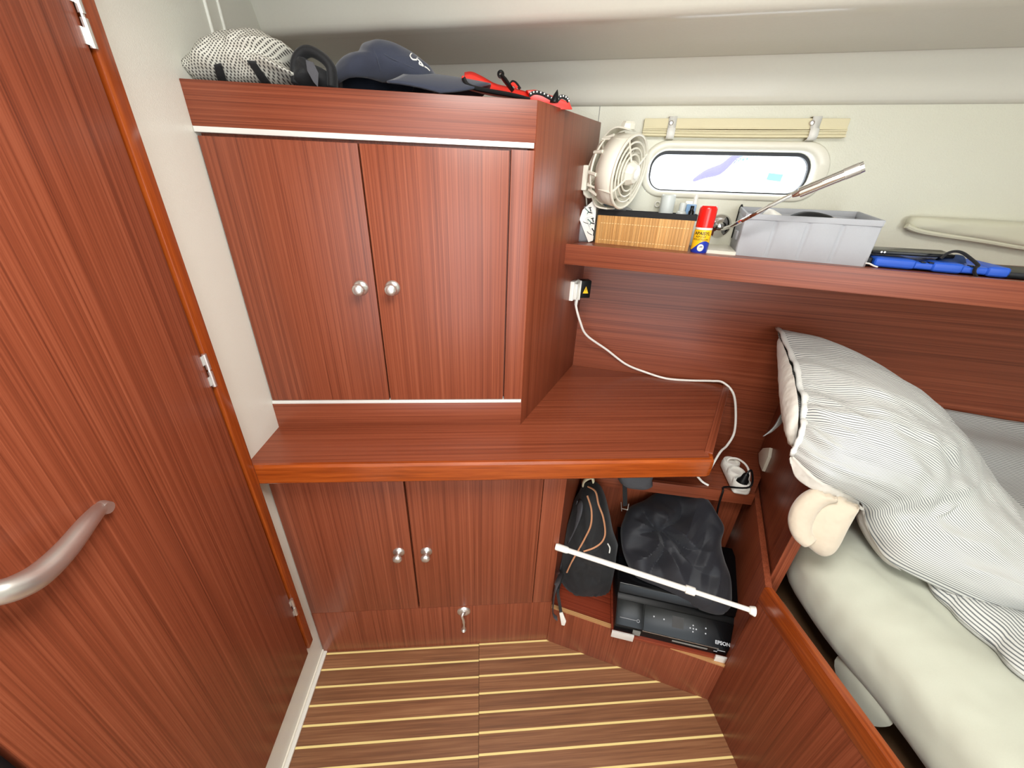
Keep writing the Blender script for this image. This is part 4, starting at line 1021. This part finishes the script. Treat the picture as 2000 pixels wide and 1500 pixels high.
# yoke: broad strap from the wall bracket over the top of the drum and under it
upd = (UP-fax*UP.dot(fax)).normalized()
def ribbon(P, w0, w1, t, wdir):
    P = catmull(P, 6); m = len(P); rings = []
    for i in range(m):
        T = (P[min(i+1, m-1)]-P[max(0, i-1)]).normalized(); n_ = T.cross(wdir).normalized(); w_ = n_.cross(T).normalized(); ww = w0+(w1-w0)*i/(m-1)
        rings.append([P[i]+w_*ww/2+n_*t/2, P[i]-w_*ww/2+n_*t/2, P[i]-w_*ww/2-n_*t/2, P[i]+w_*ww/2-n_*t/2])
    mb_ = MB(); loft(mb_, rings, True, True); return mb_
topk = fc+upd*(FR_+.004)-fax*.002; botk = fc-upd*(FR_+.004)-fax*.002
bk_ = mp_+SN*.016
latd = fax.cross(upd)
for kk, sg in ((topk, 1), (botk, -1)):
    P = [bk_-fax*.002, bk_+upd*sg*.030, fc-fax*.052+upd*sg*(FR_*.78), kk-fax*.022+upd*.003*sg, kk+upd*.003*sg+fax*.016]
    ribbon(P, .034, .046, .004, latd).build('yoke_arm', 'cream_plastic', fan, bevel=.001)
MB().lathe([(.020, 0), (.0185, .012), (.015, .017), (.001, .017)], topk+upd*.004+fax*.002, upd, 8).build('clamp_knob', 'cream_plastic', fan, sharp=25)
MB().lathe([(.017, 0), (.015, .014), (.013, .017), (.001, .017)], bk_, SN+fax*.4, 8).build('clamp_knob', 'cream_plastic', fan, sharp=25)
MB().box(mp_+SN*.008, .05, .016, .062, (SDV, SN, UP)).build('wall_bracket', 'cream_plastic', fan, bevel=.004)
ld0 = mp_.z-STOP
lead = [mp_-UP*.03+SN*.006, mp_-UP*.06+SN*.006+SDV*.03, mp_-UP*.11+SN*.005+SDV*.058, mp_-UP*(ld0-.002)+SN*.005+SDV*.066]
MB().tube(catmull(lead, 6), .0022, 8).build('power_lead', 'cream_plastic', fan)
# ---- socket with adapter, and white lead along the worktop
skc = side((1116, 566))
skt = thing('wall_socket', skc, 'white wall socket with black adapter block on the cabinet end panel', 'socket')
SF = (SDV, SN, UP)
MB().box(skc+SN*.007, .045, .014, .060, SF).build('socket_plate', 'white_plastic', skt, bevel=.003)
MB().box(skc+SN*.018-UP*.002, .030, .010, .050, SF).build('plug_body', 'alu', skt, bevel=.003)
afr = ((SDV*.6+SN*.8).normalized(), (SN*.6-SDV*.8).normalized(), UP)
ac = skc+SN*.036+SDV*.016+UP*.006
ab = MB().box(ac, .034, .030, .054, afr).build('adapter_block', 'blackplastic', skt, bevel=.003)
MB().box(ac-afr[0]*.018-UP*.003, .004, .030, .060, afr).build('adapter_flange', 'white_plastic', skt, bevel=.001)
tp = ac-afr[1]*(-.0153)
fcn = afr[1] if (CAM-ac).dot(afr[1]) > 0 else -afr[1]
tp = ac+fcn*.0153
MB().hexa([tp+afr[0]*-.009-UP*.012, tp+afr[0]*.009-UP*.012, tp+UP*.010], [p+fcn*.0004 for p in (tp+afr[0]*-.009-UP*.012, tp+afr[0]*.009-UP*.012, tp+UP*.010)]).build('warning_triangle', 'yellow', skt, smooth=False)
MB().tube([tp+fcn*.0006-UP*.004, tp+fcn*.0006+UP*.003], .0008, 5).build('warning_mark', 'black_ink', skt)
cs = skc+SN*.020-UP*.028
cab = [cs, cs-UP*.022+SN*.001, side((1133, 628), .035), side((1146, 655), .055)]
cab += [hull((1185, 683), .030), hull((1222, 711), .016)]
cab += [hull((1258, 726), .014), onz((1300, 739), CZ+.004), onz((1345, 743), CZ+.004), onz((1388, 744), CZ+.009), onz((1412, 747), CZ+.0135)]
ez = cB.copy()
q_ = onz((1412, 747), CZ+.010)
cab += [hull((1432, 768), .05)-UP*.0, hull((1437, 805), .06), hull((1434, 845), .075), hull((1420, 870), .10), hull((1406, 884), .13), hull((1385, 920), .16)]
tag(MB().tube(catmull(cab, 8), .0038, 10).build('white_power_lead', 'cable'), 'long white power lead running from the wall socket across the worktop back', 'cable')
MB().tube([cs+UP*.004, cs-UP*.018], [.0065, .005], 10).build('cord_grip', 'alu', skt)

# ================================================================== IN THE LOCKER
# tray and printer
FLp, FRp = onz((1198, 1243), KZ+.0), onz((1432, 1300), KZ+.0)
pd = (FRp-FLp); pd.z = 0; pd = pd.normalized(); pnv = V((-pd.y, pd.x, 0)); PF = (pd, pnv, UP)
PW = .388
tray0 = FLp-pd*.008
tray = thing('printer_tray', tray0+pd*.2+pnv*.15, 'reddish wooden slide-out board with metal corner clips under the printer', 'tray')
def pbox(o_, a0, a1, d0, d1, z0_, z1_): return MB().box(o_+pd*(a0+a1)/2+pnv*(d0+d1)/2+UP*((z0_+z1_)/2), a1-a0, d1-d0, z1_-z0_, PF)
pbox(tray0, 0, PW+.012, .004, .34, -.001, .014).build('board', 'wood_red', tray, grain=pd, bevel=.001)
for a in (.0, .298):
    cl = pbox(tray0, a, a+.066, -.002, .004, -.001, .026); cl.mm(0, 0, 0, 0, 0, 0)
    pbox(tray0, a, a+.066, -.002, .0035, -.001, .027).build('corner_clip', 'alu', tray, bevel=.001)
P0 = tray0+pd*.006+UP*.014
prn = thing('printer', P0+pd*.2+pnv*.15, 'black inkjet printer with slanted control panel on the locker board', 'printer')
def prof_x(mb, a0, a1, prf): return mb.hexa([P0+pd*a0+pnv*d+UP*z for d, z in prf], [P0+pd*a1+pnv*d+UP*z for d, z in prf])
prof_x(MB(), 0, PW, [(.012, 0), (.31, 0), (.31, .10), (.085, .10), (.058, .086), (.012, .034)]).build('body', 'blackplastic', prn, bevel=.002)
prof_x(MB(), -.001, PW+.001, [(.070, .101), (.313, .101), (.313, .130), (.10, .134), (.082, .128)]).build('scanner_lid', 'blackgloss', prn, bevel=.004, seg=3)
pa0, pa1 = (.010, .036), (.057, .0885)
cpn = V((0, 0, 0))
def pan(a, s, off=0, k=1.0):
    if .12 < a < .33: a = a*.885                           # point on the slanted panel: a across, s up the slope 0..1
    d = pa0[0]+(pa1[0]-pa0[0])*s; z = pa0[1]+(pa1[1]-pa0[1])*s
    nrm = (-pnv*(pa1[1]-pa0[1])+UP*(pa1[0]-pa0[0])).normalized()
    return P0+pd*a+pnv*d+UP*z+nrm*off
pnrm = (-pnv*(pa1[1]-pa0[1])+UP*(pa1[0]-pa0[0])).normalized(); psl = (pan(0, 1)-pan(0, 0)).normalized()
cp = MB().hexa([pan(.082, 0, -.002), pan(PW-.002, 0, -.002), pan(PW-.002, 1, -.002), pan(.082, 1, -.002)], [pan(.082, 0, .002), pan(PW-.002, 0, .002), pan(PW-.002, 1, .002), pan(.082, 1, .002)]).build('control_panel', 'blackgloss', prn, bevel=.001)
MB().hexa([pan(.002, 0, -.002), pan(.0795, 0, -.002), pan(.0795, 1, -.002), pan(.002, 1, -.002)], [pan(.002, 0, .002), pan(.0795, 0, .002), pan(.0795, 1, .002), pan(.002, 1, .002)]).build('card_slot_cover', 'blackgloss', prn, bevel=.001)
sub(MB().hexa([pan(.185, .38, .0021), pan(.222, .38, .0021), pan(.222, .82, .0021), pan(.185, .82, .0021)], [pan(.185, .38, .0026), pan(.222, .38, .0026), pan(.222, .82, .0026), pan(.185, .82, .0026)]), 'display', 'screen', cp, prn, smooth=False)
for a, s in ((.125, .62), (.158, .6), (.243, .5), (.252, .62), (.252, .38), (.262, .5), (.253, .5), (.292, .62), (.292, .42)):
    sub(MB().lathe([(.0022, 0), (.002, .0005)], pan(a, s, .002), pnrm, 10), 'button_mark', 'grey_ink', cp, prn)
prof_x(MB(), .082, PW-.09, [(.0095, .030), (.012, .030), (.012, .032), (.0095, .032)]).build('silver_line', 'nickel', prn, smooth=False)
prof_x(MB(), .17, .27, [(.0098, .014), (.0115, .014), (.0115, .020), (.0098, .020)]).build('paper_slot', 'rubber', prn, bevel=.0005)
prof_x(MB(), .055, .078, [(.008, .004), (.012, .004), (.012, .024), (.008, .024)]).build('card_door', 'rubber', prn, bevel=.001)
text_mb('EPSON', .0135, pan(.331, .14, .0026)-pd*.046, pd, psl, .0002, .0004).build('lettering', 'grey_ink', prn, smooth=False)
for i, (a, w_) in enumerate(((.296, .022), (.288, .010))):
    MB().bar(P0+pd*a+pnv*.0118+UP*(.022-.008*i), P0+pd*(a+w_)+pnv*.0118+UP*(.022-.008*i), .001, .0025).build('model_mark', 'grey_ink', prn, smooth=False)
MB().bar(pan(.012, .30, .0024), pan(.06, .30, .0024), .0004, .0016).build('model_mark', 'grey_ink', prn, smooth=False)
MB().ring(pan(.066, .3, .0024), pnrm, .004, .0006, 14, 5).build('model_mark', 'grey_ink', prn)
# dark jacket heaped on the printer
jk = [(1212, 1040), (1218, 1014), (1230, 990), (1258, 977), (1281, 963), (1308, 958), (1331, 968), (1370, 966), (1386, 980), (1400, 1003), (1414, 1030), (1408, 1060), (1414, 1092), (1426, 1125), (1429, 1156), (1426, 1188), (1407, 1201), (1374, 1194), (1338, 1177), (1290, 1150), (1243, 1128), (1219, 1086)]
ja = P0+pd*.30+pnv*.10+UP*.14
jn = (-pnv*.62+UP*.78-pd*.05).normalized()
jpin = onpl((1283, 1038), ja, jn); jx = pd; jy = jn.cross(pd)
def tri_(x): x = x % 1.0; return 1-abs(2*x-1)
def jd(p):
    q = V(p)-jpin; x, y = q.dot(jx), q.dot(jy)
    wx = .03*noise.noise(V((x*7, y*7, 1))); wy = .03*noise.noise(V((x*7, y*7, 5)))
    x += wx; y += wy
    r = math.hypot(x, y); th = math.atan2(y, x)
    rad = tri_(th/(2*math.pi)*5+.6*noise.noise(V((r*9, th, 0)))+.15)*min(1, r/.05)
    lin_ = tri_((x*.5+y*1.0)*6.5+.8*noise.noise(V((x*5, y*5, 3))))
    sm_ = tri_((x*1.0-y*.6)*14+1.2*noise.noise(V((x*6, y*6, 8))))
    return .030*rad+.022*lin_+.007*sm_-.028
def jpl(p): return onpl(p, ja, jn)
jm = MB().puff(catmull([jpl(p) for p in jk], 8, True), jn, .05, .006, 48, 2.6, jd, centre=jpl((1318, 1085)))
for p in jm.v:
    q = p-P0; a, d = q.dot(pd), q.dot(pnv)
    if -.004 < a < PW+.004 and .066 < d < .318: p.z = max(p.z, P0.z+.1335)
    elif -.004 < a < PW+.004 and .0 < d <= .066: p.z = max(p.z, P0.z+.036+(d-.010)*1.13+.004)
jo = jm.build('jacket', 'navycloth', sharp=28); tag(jo, 'dark navy rain jacket heaped in folds on top of the printer', 'jacket')
# backpack leaning on the cabinet side
bp0 = onz((1150, 1178), KZ)+pnv*.10
bn = V((-.25, -1, .12)).normalized()
bpP = [(1094, 1075), (1101, 1030), (1112, 992), (1128, 965), (1140, 946), (1163, 941), (1179, 960), (1190, 1000), (1197, 1035), (1207, 1065), (1210, 1100), (1200, 1132), (1181, 1160), (1150, 1177), (1120, 1168), (1099, 1150), (1091, 1112)]
bpk = thing('backpack', V((bp0.x, bp0.y, KZ)), 'black backpack with tan zip lines standing against the cabinet side', 'backpack')
def bpl(p): return onpl(p, bp0, bn)
bm_ = MB().puff(catmull([bpl(p) for p in bpP], 4, True), bn, .085, .07, 16, 2.3, lambda p: .008*fbm(p, 16)+.005*ridge(p, 9), centre=bpl((1148, 1065)))
def fitpack(mb):                                # soft pack settles against cabinet side, printer and locker floor
    for p in mb.v:
        d = (p-cs0).dot(csn)
        if d < .001: p += csn*(.001-d)
        q = p-tray0; a, dd = q.dot(pd), q.dot(pnv)
        if a > -.002 and -.01 < dd < .35 and p.z < P0.z+.14: p += pd*(-.002-a)
        p.z = max(p.z, KZ-.003)
    return mb
fitpack(bm_).build('pack_body', 'blackcloth', bpk, sharp=180)
bt2 = bvh(bm_)
for P in ([(1147, 968), (1155, 995), (1154, 1025), (1143, 1050), (1130, 1074), (1118, 1095), (1107, 1118)], [(1148, 950), (1163, 960), (1169, 985), (1178, 1010), (1182, 1040), (1176, 1058), (1160, 1070), (1140, 1077)]):
    q = castpath(bt2, P, .002); MB().tube(catmull(q, 5), .0032, 8, flat=.7).build('zip_tape', 'orange_zip', bpk)
gp = [(1128, 980), (1138, 982), (1136, 1005), (1124, 1035), (1108, 1062), (1101, 1060), (1106, 1025), (1116, 995)]
gq = catmull(castpath(bt2, gp, .002), 3, True)
fitpack(MB().puff(gq, bn, .008, .004, 5)).build('mesh_pad', 'greycloth', bpk, sharp=180)
ps = castpath(bt2, [(1128, 977), (1112, 1000), (1102, 1040), (1096, 1080), (1094, 1110)], .003)
fitpack(MB().tube(catmull(ps, 5), .006, 8, flat=.6)).build('shoulder_strap', 'greycloth', bpk)
lb_ = castpath(bt2, [(1187, 1062), (1191, 1070), (1190, 1080)], .002)
if len(lb_) > 1: MB().tube(catmull(lb_, 4), .0022, 6).build('white_logo', 'white_trim', bpk)
hl_ = [bpl((1138, 955)), bpl((1140, 943))+UP*.006, bpl((1155, 936))+UP*.008, bpl((1160, 945))]
MB().tube(catmull(hl_, 5), .008, 8, flat=.35).build('grab_loop', 'cream_dark', bpk)
wb0 = [cast(bt2, (1096, 1120), .004) or bpl((1096, 1120))]
kf = onz((1080, 1194), KZ)
s1p = [wb0[0], onpl((1088, 1140), ka-kn*.012, kn), onpl((1082, 1165), ka-kn*.014, kn), onpl((1080, 1198), ka-kn*.010, kn), onpl((1088, 1208), ka-kn*.008, kn)]
MB().tube(catmull(s1p, 6), .010, 8, flat=.18, up=V((0, -1, 0))).build('hanging_strap', 'greycloth', bpk)
s2p = [wb0[0]+V((.01, 0, 0)), onpl((1090, 1150), ka-kn*.004, kn), onpl((1093, 1180), ka-kn*.008, kn), onpl((1096, 1198), ka-kn*.010, kn)]
MB().tube(catmull(s2p, 6), .005, 8, flat=.4).build('hanging_strap', 'blackcloth', bpk)
tg = [onpl(p, ka-kn*.012, kn) for p in ((1093, 1196), (1099, 1195), (1106, 1212), (1103, 1220), (1097, 1219))]
MB().hexa(tg, [p-kn*.004 for p in tg]).build('strap_clip', 'white_plastic', bpk, bevel=.001)
# grey bag hanging under the worktop, strap with buckle
gh = [(1206, 934), (1240, 930), (1272, 934), (1274, 944), (1258, 951), (1235, 950), (1212, 944)]
gy = ony((1240, 945), .90)
hg_ = thing('hanging_bag', gy, 'grey cloth bag bottom with buckled strap hanging below the worktop', 'bag')
gpl = V((0, .90, 0))
MB().puff(catmull([ony(p, gpl.y) for p in [(1206, 918), (1240, 914), (1274, 918)]+gh[2:]], 3, True), (0, -1, 0), .035, .022, 6).build('bag_body', 'greycloth', hg_, sharp=180)
q0_, q1_ = ony((1220, 938), gpl.y-.01), ony((1221, 988), gpl.y-.01)
MB().bar(q0_, q1_, .014, .002, V((0, -1, 0))).build('strap', 'blackcloth', hg_)
for P in ([(1213, 981), (1214, 998)], [(1213, 993), (1226, 996)], [(1226, 996), (1228, 984)]):
    MB().tube([ony(p, gpl.y-.013) for p in P], .0016, 6).build('buckle', 'nickel', hg_)
# white tension rod across the locker mouth
ra = ony((1088, 1068), LY-.004); rbb = head((1473, 1194), -.012)
ra = V((ra.x, ra.y, ra.z)); rod = thing('tension_rod', ra, 'white telescopic tension rod spanning the locker opening', 'rod')
rdv = (rbb-ra); rl = rdv.length; rdv = rdv.normalized()
MB().lathe([(.0075, .0), (.0075, rl*.70)], ra, rdv, 18).build('outer_tube', 'white_plastic', rod)
MB().lathe([(.0062, rl*.69), (.0062, rl)], ra, rdv, 18).build('inner_tube', 'white_plastic', rod)
MB().lathe([(.0095, -.004), (.0102, 0), (.0098, .028), (.0085, .034)], ra, rdv, 18).build('end_cap', 'white_plastic', rod)
MB().lathe([(.0105, rl*.685), (.011, rl*.69), (.011, rl*.725), (.0105, rl*.73)], ra, rdv, 18).build('locking_collar', 'white_plastic', rod)
MB().lathe([(.007, rl-.012), (.0095, rl-.01), (.012, rl), (.012, rl+.002)], ra, rdv, 18).build('end_cap', 'white_plastic', rod)
# power strip on the ledge
LT = LZ-.001
pA, pB = onz((1427, 912), LT+.02), onz((1447, 952), LT+.02)
pA += qn*.006; pB += qn*.006
pv = (pB-pA); pv.z = 0; pl_ = pv.length; pv = pv.normalized()
ps_ = thing('power_strip', V((pA.x, pA.y, LT)), 'white three-socket power strip with a black plug, on the locker ledge', 'power strip')
PSF = frame(pv); pc = (pA+pB)/2; pc.z = LT
MB().rbox((pl_+.045, .052, .036), .012, (12, 8, 6), lambda q: pc+PSF[0]*q.x+PSF[1]*q.y+UP*(q.z+.018)).build('strip_body', 'white_plastic', ps_, sharp=180)
for i in range(3):
    c_ = pc+pv*((i-1)*pl_/2)+UP*.034
    so = MB().lathe([(.026, -.012), (.0265, .004), (.025, .008), (.0215, .009), (.0205, .007), (.020, -.006), (.0001, -.006)], c_, UP, 24).build('socket', 'white_plastic', ps_, sharp=50)
    if i < 2:
        for sx__ in (-1, 1): sub(MB().lathe([(.003, -.0055), (.003, -.005)], c_+PSF[1]*.009*sx__, UP, 8), 'pin_hole', 'dark', so, ps_)
c_ = pc+pv*(pl_/2)+UP*.032
plg = thing('power_plug', c_, 'black plug pushed into the end socket of the power strip', 'plug')
MB().lathe([(.017, 0), (.017, .012), (.011, .02), (.009, .034), (.006, .038)], c_, (.25, .1, 1), 16).build('plug_body', 'blackplastic', plg)
pl2 = [c_+UP*.036+V((.008, .003, 0)), c_+UP*.05+V((.018, .0, 0)), c_+UP*.03+V((-.015, -.05, 0)), onz((1416, 951), LZ+.007), onpl((1412, 960), lr-qn*.013, qn), onpl((1404, 985), lr-qn*.0125, qn), onpl((1400, 1005), lr-qn*.012, qn)]
MB().tube(catmull(pl2, 6), .0030, 8).build('plug_lead', 'blackplastic', plg)
lp = [onz(p, LT+d) for p, d in (((1419, 905), .03), ((1424, 896), .045), ((1440, 896), .05), ((1456, 907), .045), ((1463, 922), .035), ((1462, 940), .02), ((1458, 950), .008))]
MB().tube(catmull(lp, 6), .0035, 8).build('strip_lead', 'cable', ps_)
w2 = [onz(p, LT+d) for p, d in (((1352, 918), .05), ((1362, 930), .03), ((1372, 941), .008), ((1384, 948), .003))]
tag(MB().tube(catmull(w2, 5), .0036, 8).build('white_lead_end', 'cable'), 'white lead end dropping onto the locker ledge under the worktop', 'cable')
# pale foam wedge between ledge partition and headboard
fw = [head(p, .006) for p in ((1481, 885), (1490, 875), (1503, 874), (1500, 892), (1488, 920), (1482, 905))]
tag(MB().hexa(fw, [p+BN*.010 for p in fw]).build('foam_wedge', 'cream_plastic', bevel=.002), 'pale foam wedge stuck between locker partition and headboard', 'foam')

# ================================================================== BEDDING
mt_tree = bvh(mt_mb)
def top_of(tree, p, default):
    hit = tree.ray_cast(V((p.x, p.y, 1.6)), V((0, 0, -1))); return hit[0].z if hit[0] is not None else default
def zpt(p, z): return onz(p, z*h)
# pillow in striped case
Ledge = catmull([zpt(*a) for a in (((1517, 641), .748), ((1541, 705), .732), ((1557, 762), .712), ((1565, 815), .690), ((1560, 858), .664), ((1546, 888), .642))], 6)
Tedge = catmull([zpt(*a) for a in (((1517, 641), .748), ((1590, 658), .752), ((1660, 690), .745), ((1740, 745), .708), ((1800, 797), .665), ((1845, 845), .63), ((1900, 930), .585), ((1940, 1000), .555), ((2010, 1090), .53), ((2080, 1180), .515))], 6)
Bedge = catmull([zpt(*a) for a in (((1546, 888), .642), ((1598, 936), .627), ((1645, 960), .605), ((1684, 985), .570), ((1690, 1015), .540), ((1705, 1052), .518), ((1738, 1096), .506), ((1820, 1140), .498), ((1910, 1177), .494), ((2005, 1202), .492), ((2060, 1225), .492))], 6)
Redge = catmull([Tedge[-1], Tedge[-1].lerp(Bedge[-1], .5)+V((.02, -.01, 0)), Bedge[-1]], 6)
def samp(C_, t):
    i = t*(len(C_)-1); a = int(min(len(C_)-2, i)); return C_[a].lerp(C_[a+1], i-a)
def coons(u, v):
    t_, b_, l_, r_ = samp(Tedge, u), samp(Bedge, u), samp(Ledge, v), samp(Redge, v)
    return t_*(1-v)+b_*v+l_*(1-u)+r_*u-(Ledge[0]*(1-u)*(1-v)+Tedge[-1]*u*(1-v)+Ledge[-1]*(1-u)*v+Redge[-1]*u*v)
pN = V((-.25, -.35, .9)).normalized()
def pil(u, v, sg):
    p = coons(u, v)
    e = 1e-3
    n_ = (coons(min(1, u+e), v)-coons(max(0, u-e), v)).cross(coons(u, min(1, v+e))-coons(u, max(0, v-e)))
    n_ = n_.normalized() if n_.length > 1e-12 else pN
    if n_.dot(pN) < 0: n_ = -n_
    n_ = (n_+pN).normalized()
    prof_ = max(0, 4*v*(1-v))**.55
    pu = .12+.88*min(1, u/.35)**.7 if u < .35 else (1 if u < .8 else max(0, 1-((u-.8)/.2)**2)**.5)
    hgt = (.075 if sg > 0 else .050)*prof_*pu
    wr = .011*noise.noise(V((u*3.0, v*20+u*5, 2)))*max(0, 1-u*1.5)+.018*ridge((u*5+v*3, v*4-u*2, 1), 1.0)*prof_*.6+.006*ridge((u*9-v*6, v*3+u*3, 6), 1.0)*prof_+.004*noise.noise(V((u*14, v*14, 4)))
    return p+n_*(hgt*sg+wr*sg*min(1, prof_*1.5))
plw = thing('pillow', coons(.5, .6)-UP*.05, 'plump pillow in pinstriped case leaning over the headboard', 'pillow')
LU = .78; LV = .52
pm = MB(); pm.grid(lambda u, v: pil(u, v, 1), 70, 60, lambda u, v: (u*LU, v*LV+.012*noise.noise(V((u*3, v*3, 0)))+.05*math.sin(u*2.5), 0))
pm.grid(lambda u, v: pil(u, v, -1), 70, 40, lambda u, v: (u*LU, v*LV, 0))
for p in pm.v: p.z = max(p.z, top_of(mt_tree, p, 0)+.0155)
pil_tree = bvh(pm)
pm.build('pillowcase', 'pillowcase', plw, sharp=180)
# hem along the open end
hm = MB(); hm.tube([pil(0.004, v/40, 1)+UP*.001 for v in range(41)], [.0075+.001*math.sin(v*1.7) for v in range(41)], 8, flat=.6)
for i in range(len(hm.v)): hm.uv[i] = (0, (i//8)*.013, 0)
hm.build('hem', 'hem', plw, sharp=180)
# inner pillow bulging out of the open end
def inner(u, v):
    a = math.pi*v; b_ = (u-.5)*math.pi
    c0_ = samp(Ledge, .06+.80*v)
    w_ = math.sin(a)**.6*.045
    out = V((-.8, -.05, -.55)).normalized()
    return c0_+V((.012, .012, -.012))+out*(w_*math.cos(b_))+V((.55, .2, -.75)).normalized()*w_*math.sin(b_)*1.2+V((0, 0, 1))*.004*noise.noise(V((u*6, v*18, 0)))
MB().grid(inner, 14, 40).build('inner_pillow', 'pillow_in', plw, sharp=180)
# lower lip of the case and its tie
lipT = [pil(t, 1, -1) for t in (0, .04, .08, .12, .16, .2, .24, .28)]
lipP = [zpt(*a) for a in (((1546, 892), .640), ((1547, 915), .622), ((1556, 935), .61), ((1585, 955), .603), ((1620, 968), .598), ((1650, 975), .59), ((1678, 985), .575), ((1688, 995), .562))]
lt_, lp_ = catmull(lipT, 4), catmull(lipP, 4)
lo_ = MB(); lo_.grid(lambda u, v: samp(lt_, u).lerp(samp(lp_, u), v)-UP*.008*math.sin(math.pi*v), 24, 6, lambda u, v: (u*.3, v*.03, 0))
o = lo_.build('case_lip', 'pillow_in', plw, sharp=180); sm = o.modifiers.new('thickness', 'SOLIDIFY'); sm.thickness = .003
tie = [zpt(*a) for a in (((1537, 792), .655), ((1529, 808), .645), ((1518, 830), .63), ((1498, 848), .62))]
tw = MB(); tc_ = catmull(tie, 5); wdt = (V((1, .5, 0)).normalized())
tw.grid(lambda u, v: samp(tc_, v)+wdt*(u-.5)*.032*(.35+.9*math.sin(min(1, v*1.3)*math.pi/2)), 3, 14, lambda u, v: (v*.07, u*.02, 0))
o = tw.build('tie', 'pillowcase', plw, sharp=180); sm = o.modifiers.new('thickness', 'SOLIDIFY'); sm.thickness = .0015
# lower front skirt of the case hanging to the mattress
sk_ = MB(); B2 = [zpt(*a) for a in (((1684, 990), .552), ((1672, 1010), .525), ((1690, 1050), .50), ((1725, 1095), .488), ((1760, 1115), .484))]
B1 = [pil(t, 1, 1) for t in (.30, .36, .42, .50, .56)]
b1c, b2c = catmull(B1, 4), catmull(B2, 4)
sk_.grid(lambda u, v: samp(b1c, u).lerp(samp(b2c, u), v), 16, 4, lambda u, v: (u*.2, v*.03, 0))
o = sk_.build('case_fold', 'pillow_in', plw, sharp=180); sm = o.modifiers.new('thickness', 'SOLIDIFY'); sm.thickness = .003
# duvet
dF = [zpt((1735, 1090), .476), zpt((1790, 1130), .473), zpt((1850, 1190), .472), zpt((1925, 1265), .47), zpt((2000, 1342), .468), zpt((2110, 1460), .466), zpt((2300, 1660), .46)]
dFc = catmull(dF, 8)
hb_t0 = .79
def duv(u, v):
    i = u*(len(dFc)-1); a = int(min(len(dFc)-2, i)); f = i-a
    p = dFc[a].lerp(dFc[a+1], f)
    q = hp(hb_t0+1.25*u, 0, .012); q.z = .572*h
    w = v
    r = p.lerp(q, w)
    prof_ = .030*math.sin(min(1, v*8)*math.pi/2)
    z = p.z+(q.z-p.z)*(max(0, v-.25)/.75)**1.3
    z += prof_+.011*math.sin(v*26+3*noise.noise(V((r.x*2, r.y*2, 0))))*min(1, v*3)*.6+.016*noise.noise(V((r.x*4, r.y*4, 3)))
    off = V((noise.noise(V((u*9, 0, 5)))*.012*(1-v), noise.noise(V((u*9, 4, 5)))*.012*(1-v), 0))
    return V((r.x, r.y, z))+off
dm = MB(); dm.grid(duv, 60, 70, lambda u, v: (u*1.2, v*.95+.02*noise.noise(V((u*4, v*4, 1))), 0))
dm.grid(lambda u, v: duv(u, 0)*(1-v)+(duv(u, 0)+V((.004, 0, -.034)))*v, 60, 3, lambda u, v: (u*1.2, -v*.03, 0))
n0 = 61*71
for i_, p in enumerate(dm.v):                   # lies on the mattress and is pressed down under the pillow
    base_z = top_of(mt_tree, p, .5)
    if i_ < n0:
        v_ = (i_//61)/70
        p.z = max(p.z, base_z+.010+.020*min(1, v_/.04))
        hit = pil_tree.ray_cast(V((p.x, p.y, .3)), V((0, 0, 1)))
        if hit[0] is not None: p.z = min(p.z, hit[0].z-.002)
        p.z = max(p.z, base_z+.0075)
    else:                                       # turned-down hem
        k_ = (i_-n0)//61/3; t_ = dm.v[(i_-n0) % 61]
        p.x, p.y, p.z = t_.x, t_.y, t_.z-(t_.z-base_z-.004)*k_
do = dm.build('duvet', 'duvet', sharp=180); tag(do, 'grey and white pinstriped duvet spread over the berth', 'duvet')
sm = do.modifiers.new('thickness', 'SOLIDIFY'); sm.thickness = .006; sm.offset = -1
# beige fleece bundle between headboard and mattress
fln = V((-.55, -.75, .35)).normalized(); flp = V((.522*h, .400*h, .49*h))+fln*.014
def fpl(p, d=0): return onpl(p, flp+fln*d, fln)
fle = thing('fleece_blanket', fpl((1610, 1085)), 'folded beige fleece blanket tucked under the pillow at the headboard', 'blanket')
lip_tree = bvh(lo_, pm)
def tuck(mb):                                   # behind the lip of the pillowcase, and against the front of the headboard
    for p in mb.v:
        r = (p-CAM); dist = r.length; r = r.normalized(); hit = lip_tree.ray_cast(CAM, r)
        if hit[0] is not None and dist < hit[3]+.006: p += r*(hit[3]+.006-dist)
        q = p-BQ; s, n_ = q.dot(BD), q.dot(BN)
        if s > .0395 and .004 < n_ < .044: p += BD*(.0395-s)
    return mb
fo1 = [(1563, 985), (1573, 968), (1598, 957), (1640, 967), (1672, 978), (1680, 990), (1672, 1005), (1655, 1035), (1640, 1065), (1625, 1083), (1605, 1086), (1583, 1072), (1565, 1052), (1556, 1030), (1562, 1005)]
fm = MB().puff(catmull([fpl(p) for p in fo1], 4, True), fln, .026, .034, 14, 2.4, lambda p: .003*fbm(p, 14)); tuck(fm).build('fold', 'fleece', fle, sharp=180)
r1 = catmull([fpl(p, .022) for p in ((1632, 966), (1606, 968), (1584, 980), (1569, 1000), (1563, 1022), (1568, 1044), (1582, 1060))], 6)
tuck(MB().tube(r1, [.010+.010*math.sin(math.pi*(.12+.80*i/(len(r1)-1))) for i in range(len(r1))], 16, flat=1.25)).build('rolled_edge', 'fleece', fle, sharp=180)
# dark bundle deep in the berth
tag(MB().rbox((.16, .2, .06), .02, (8, 8, 4), lambda q: onz((1775, 1485), .29)+V((q.x-.03, q.y-.03, q.z+.01+.008*noise.noise(q*20)))).build('black_bundle', 'blackcloth', sharp=180), 'black cloth bundle lying inside the berth under the mattress edge', 'bundle')
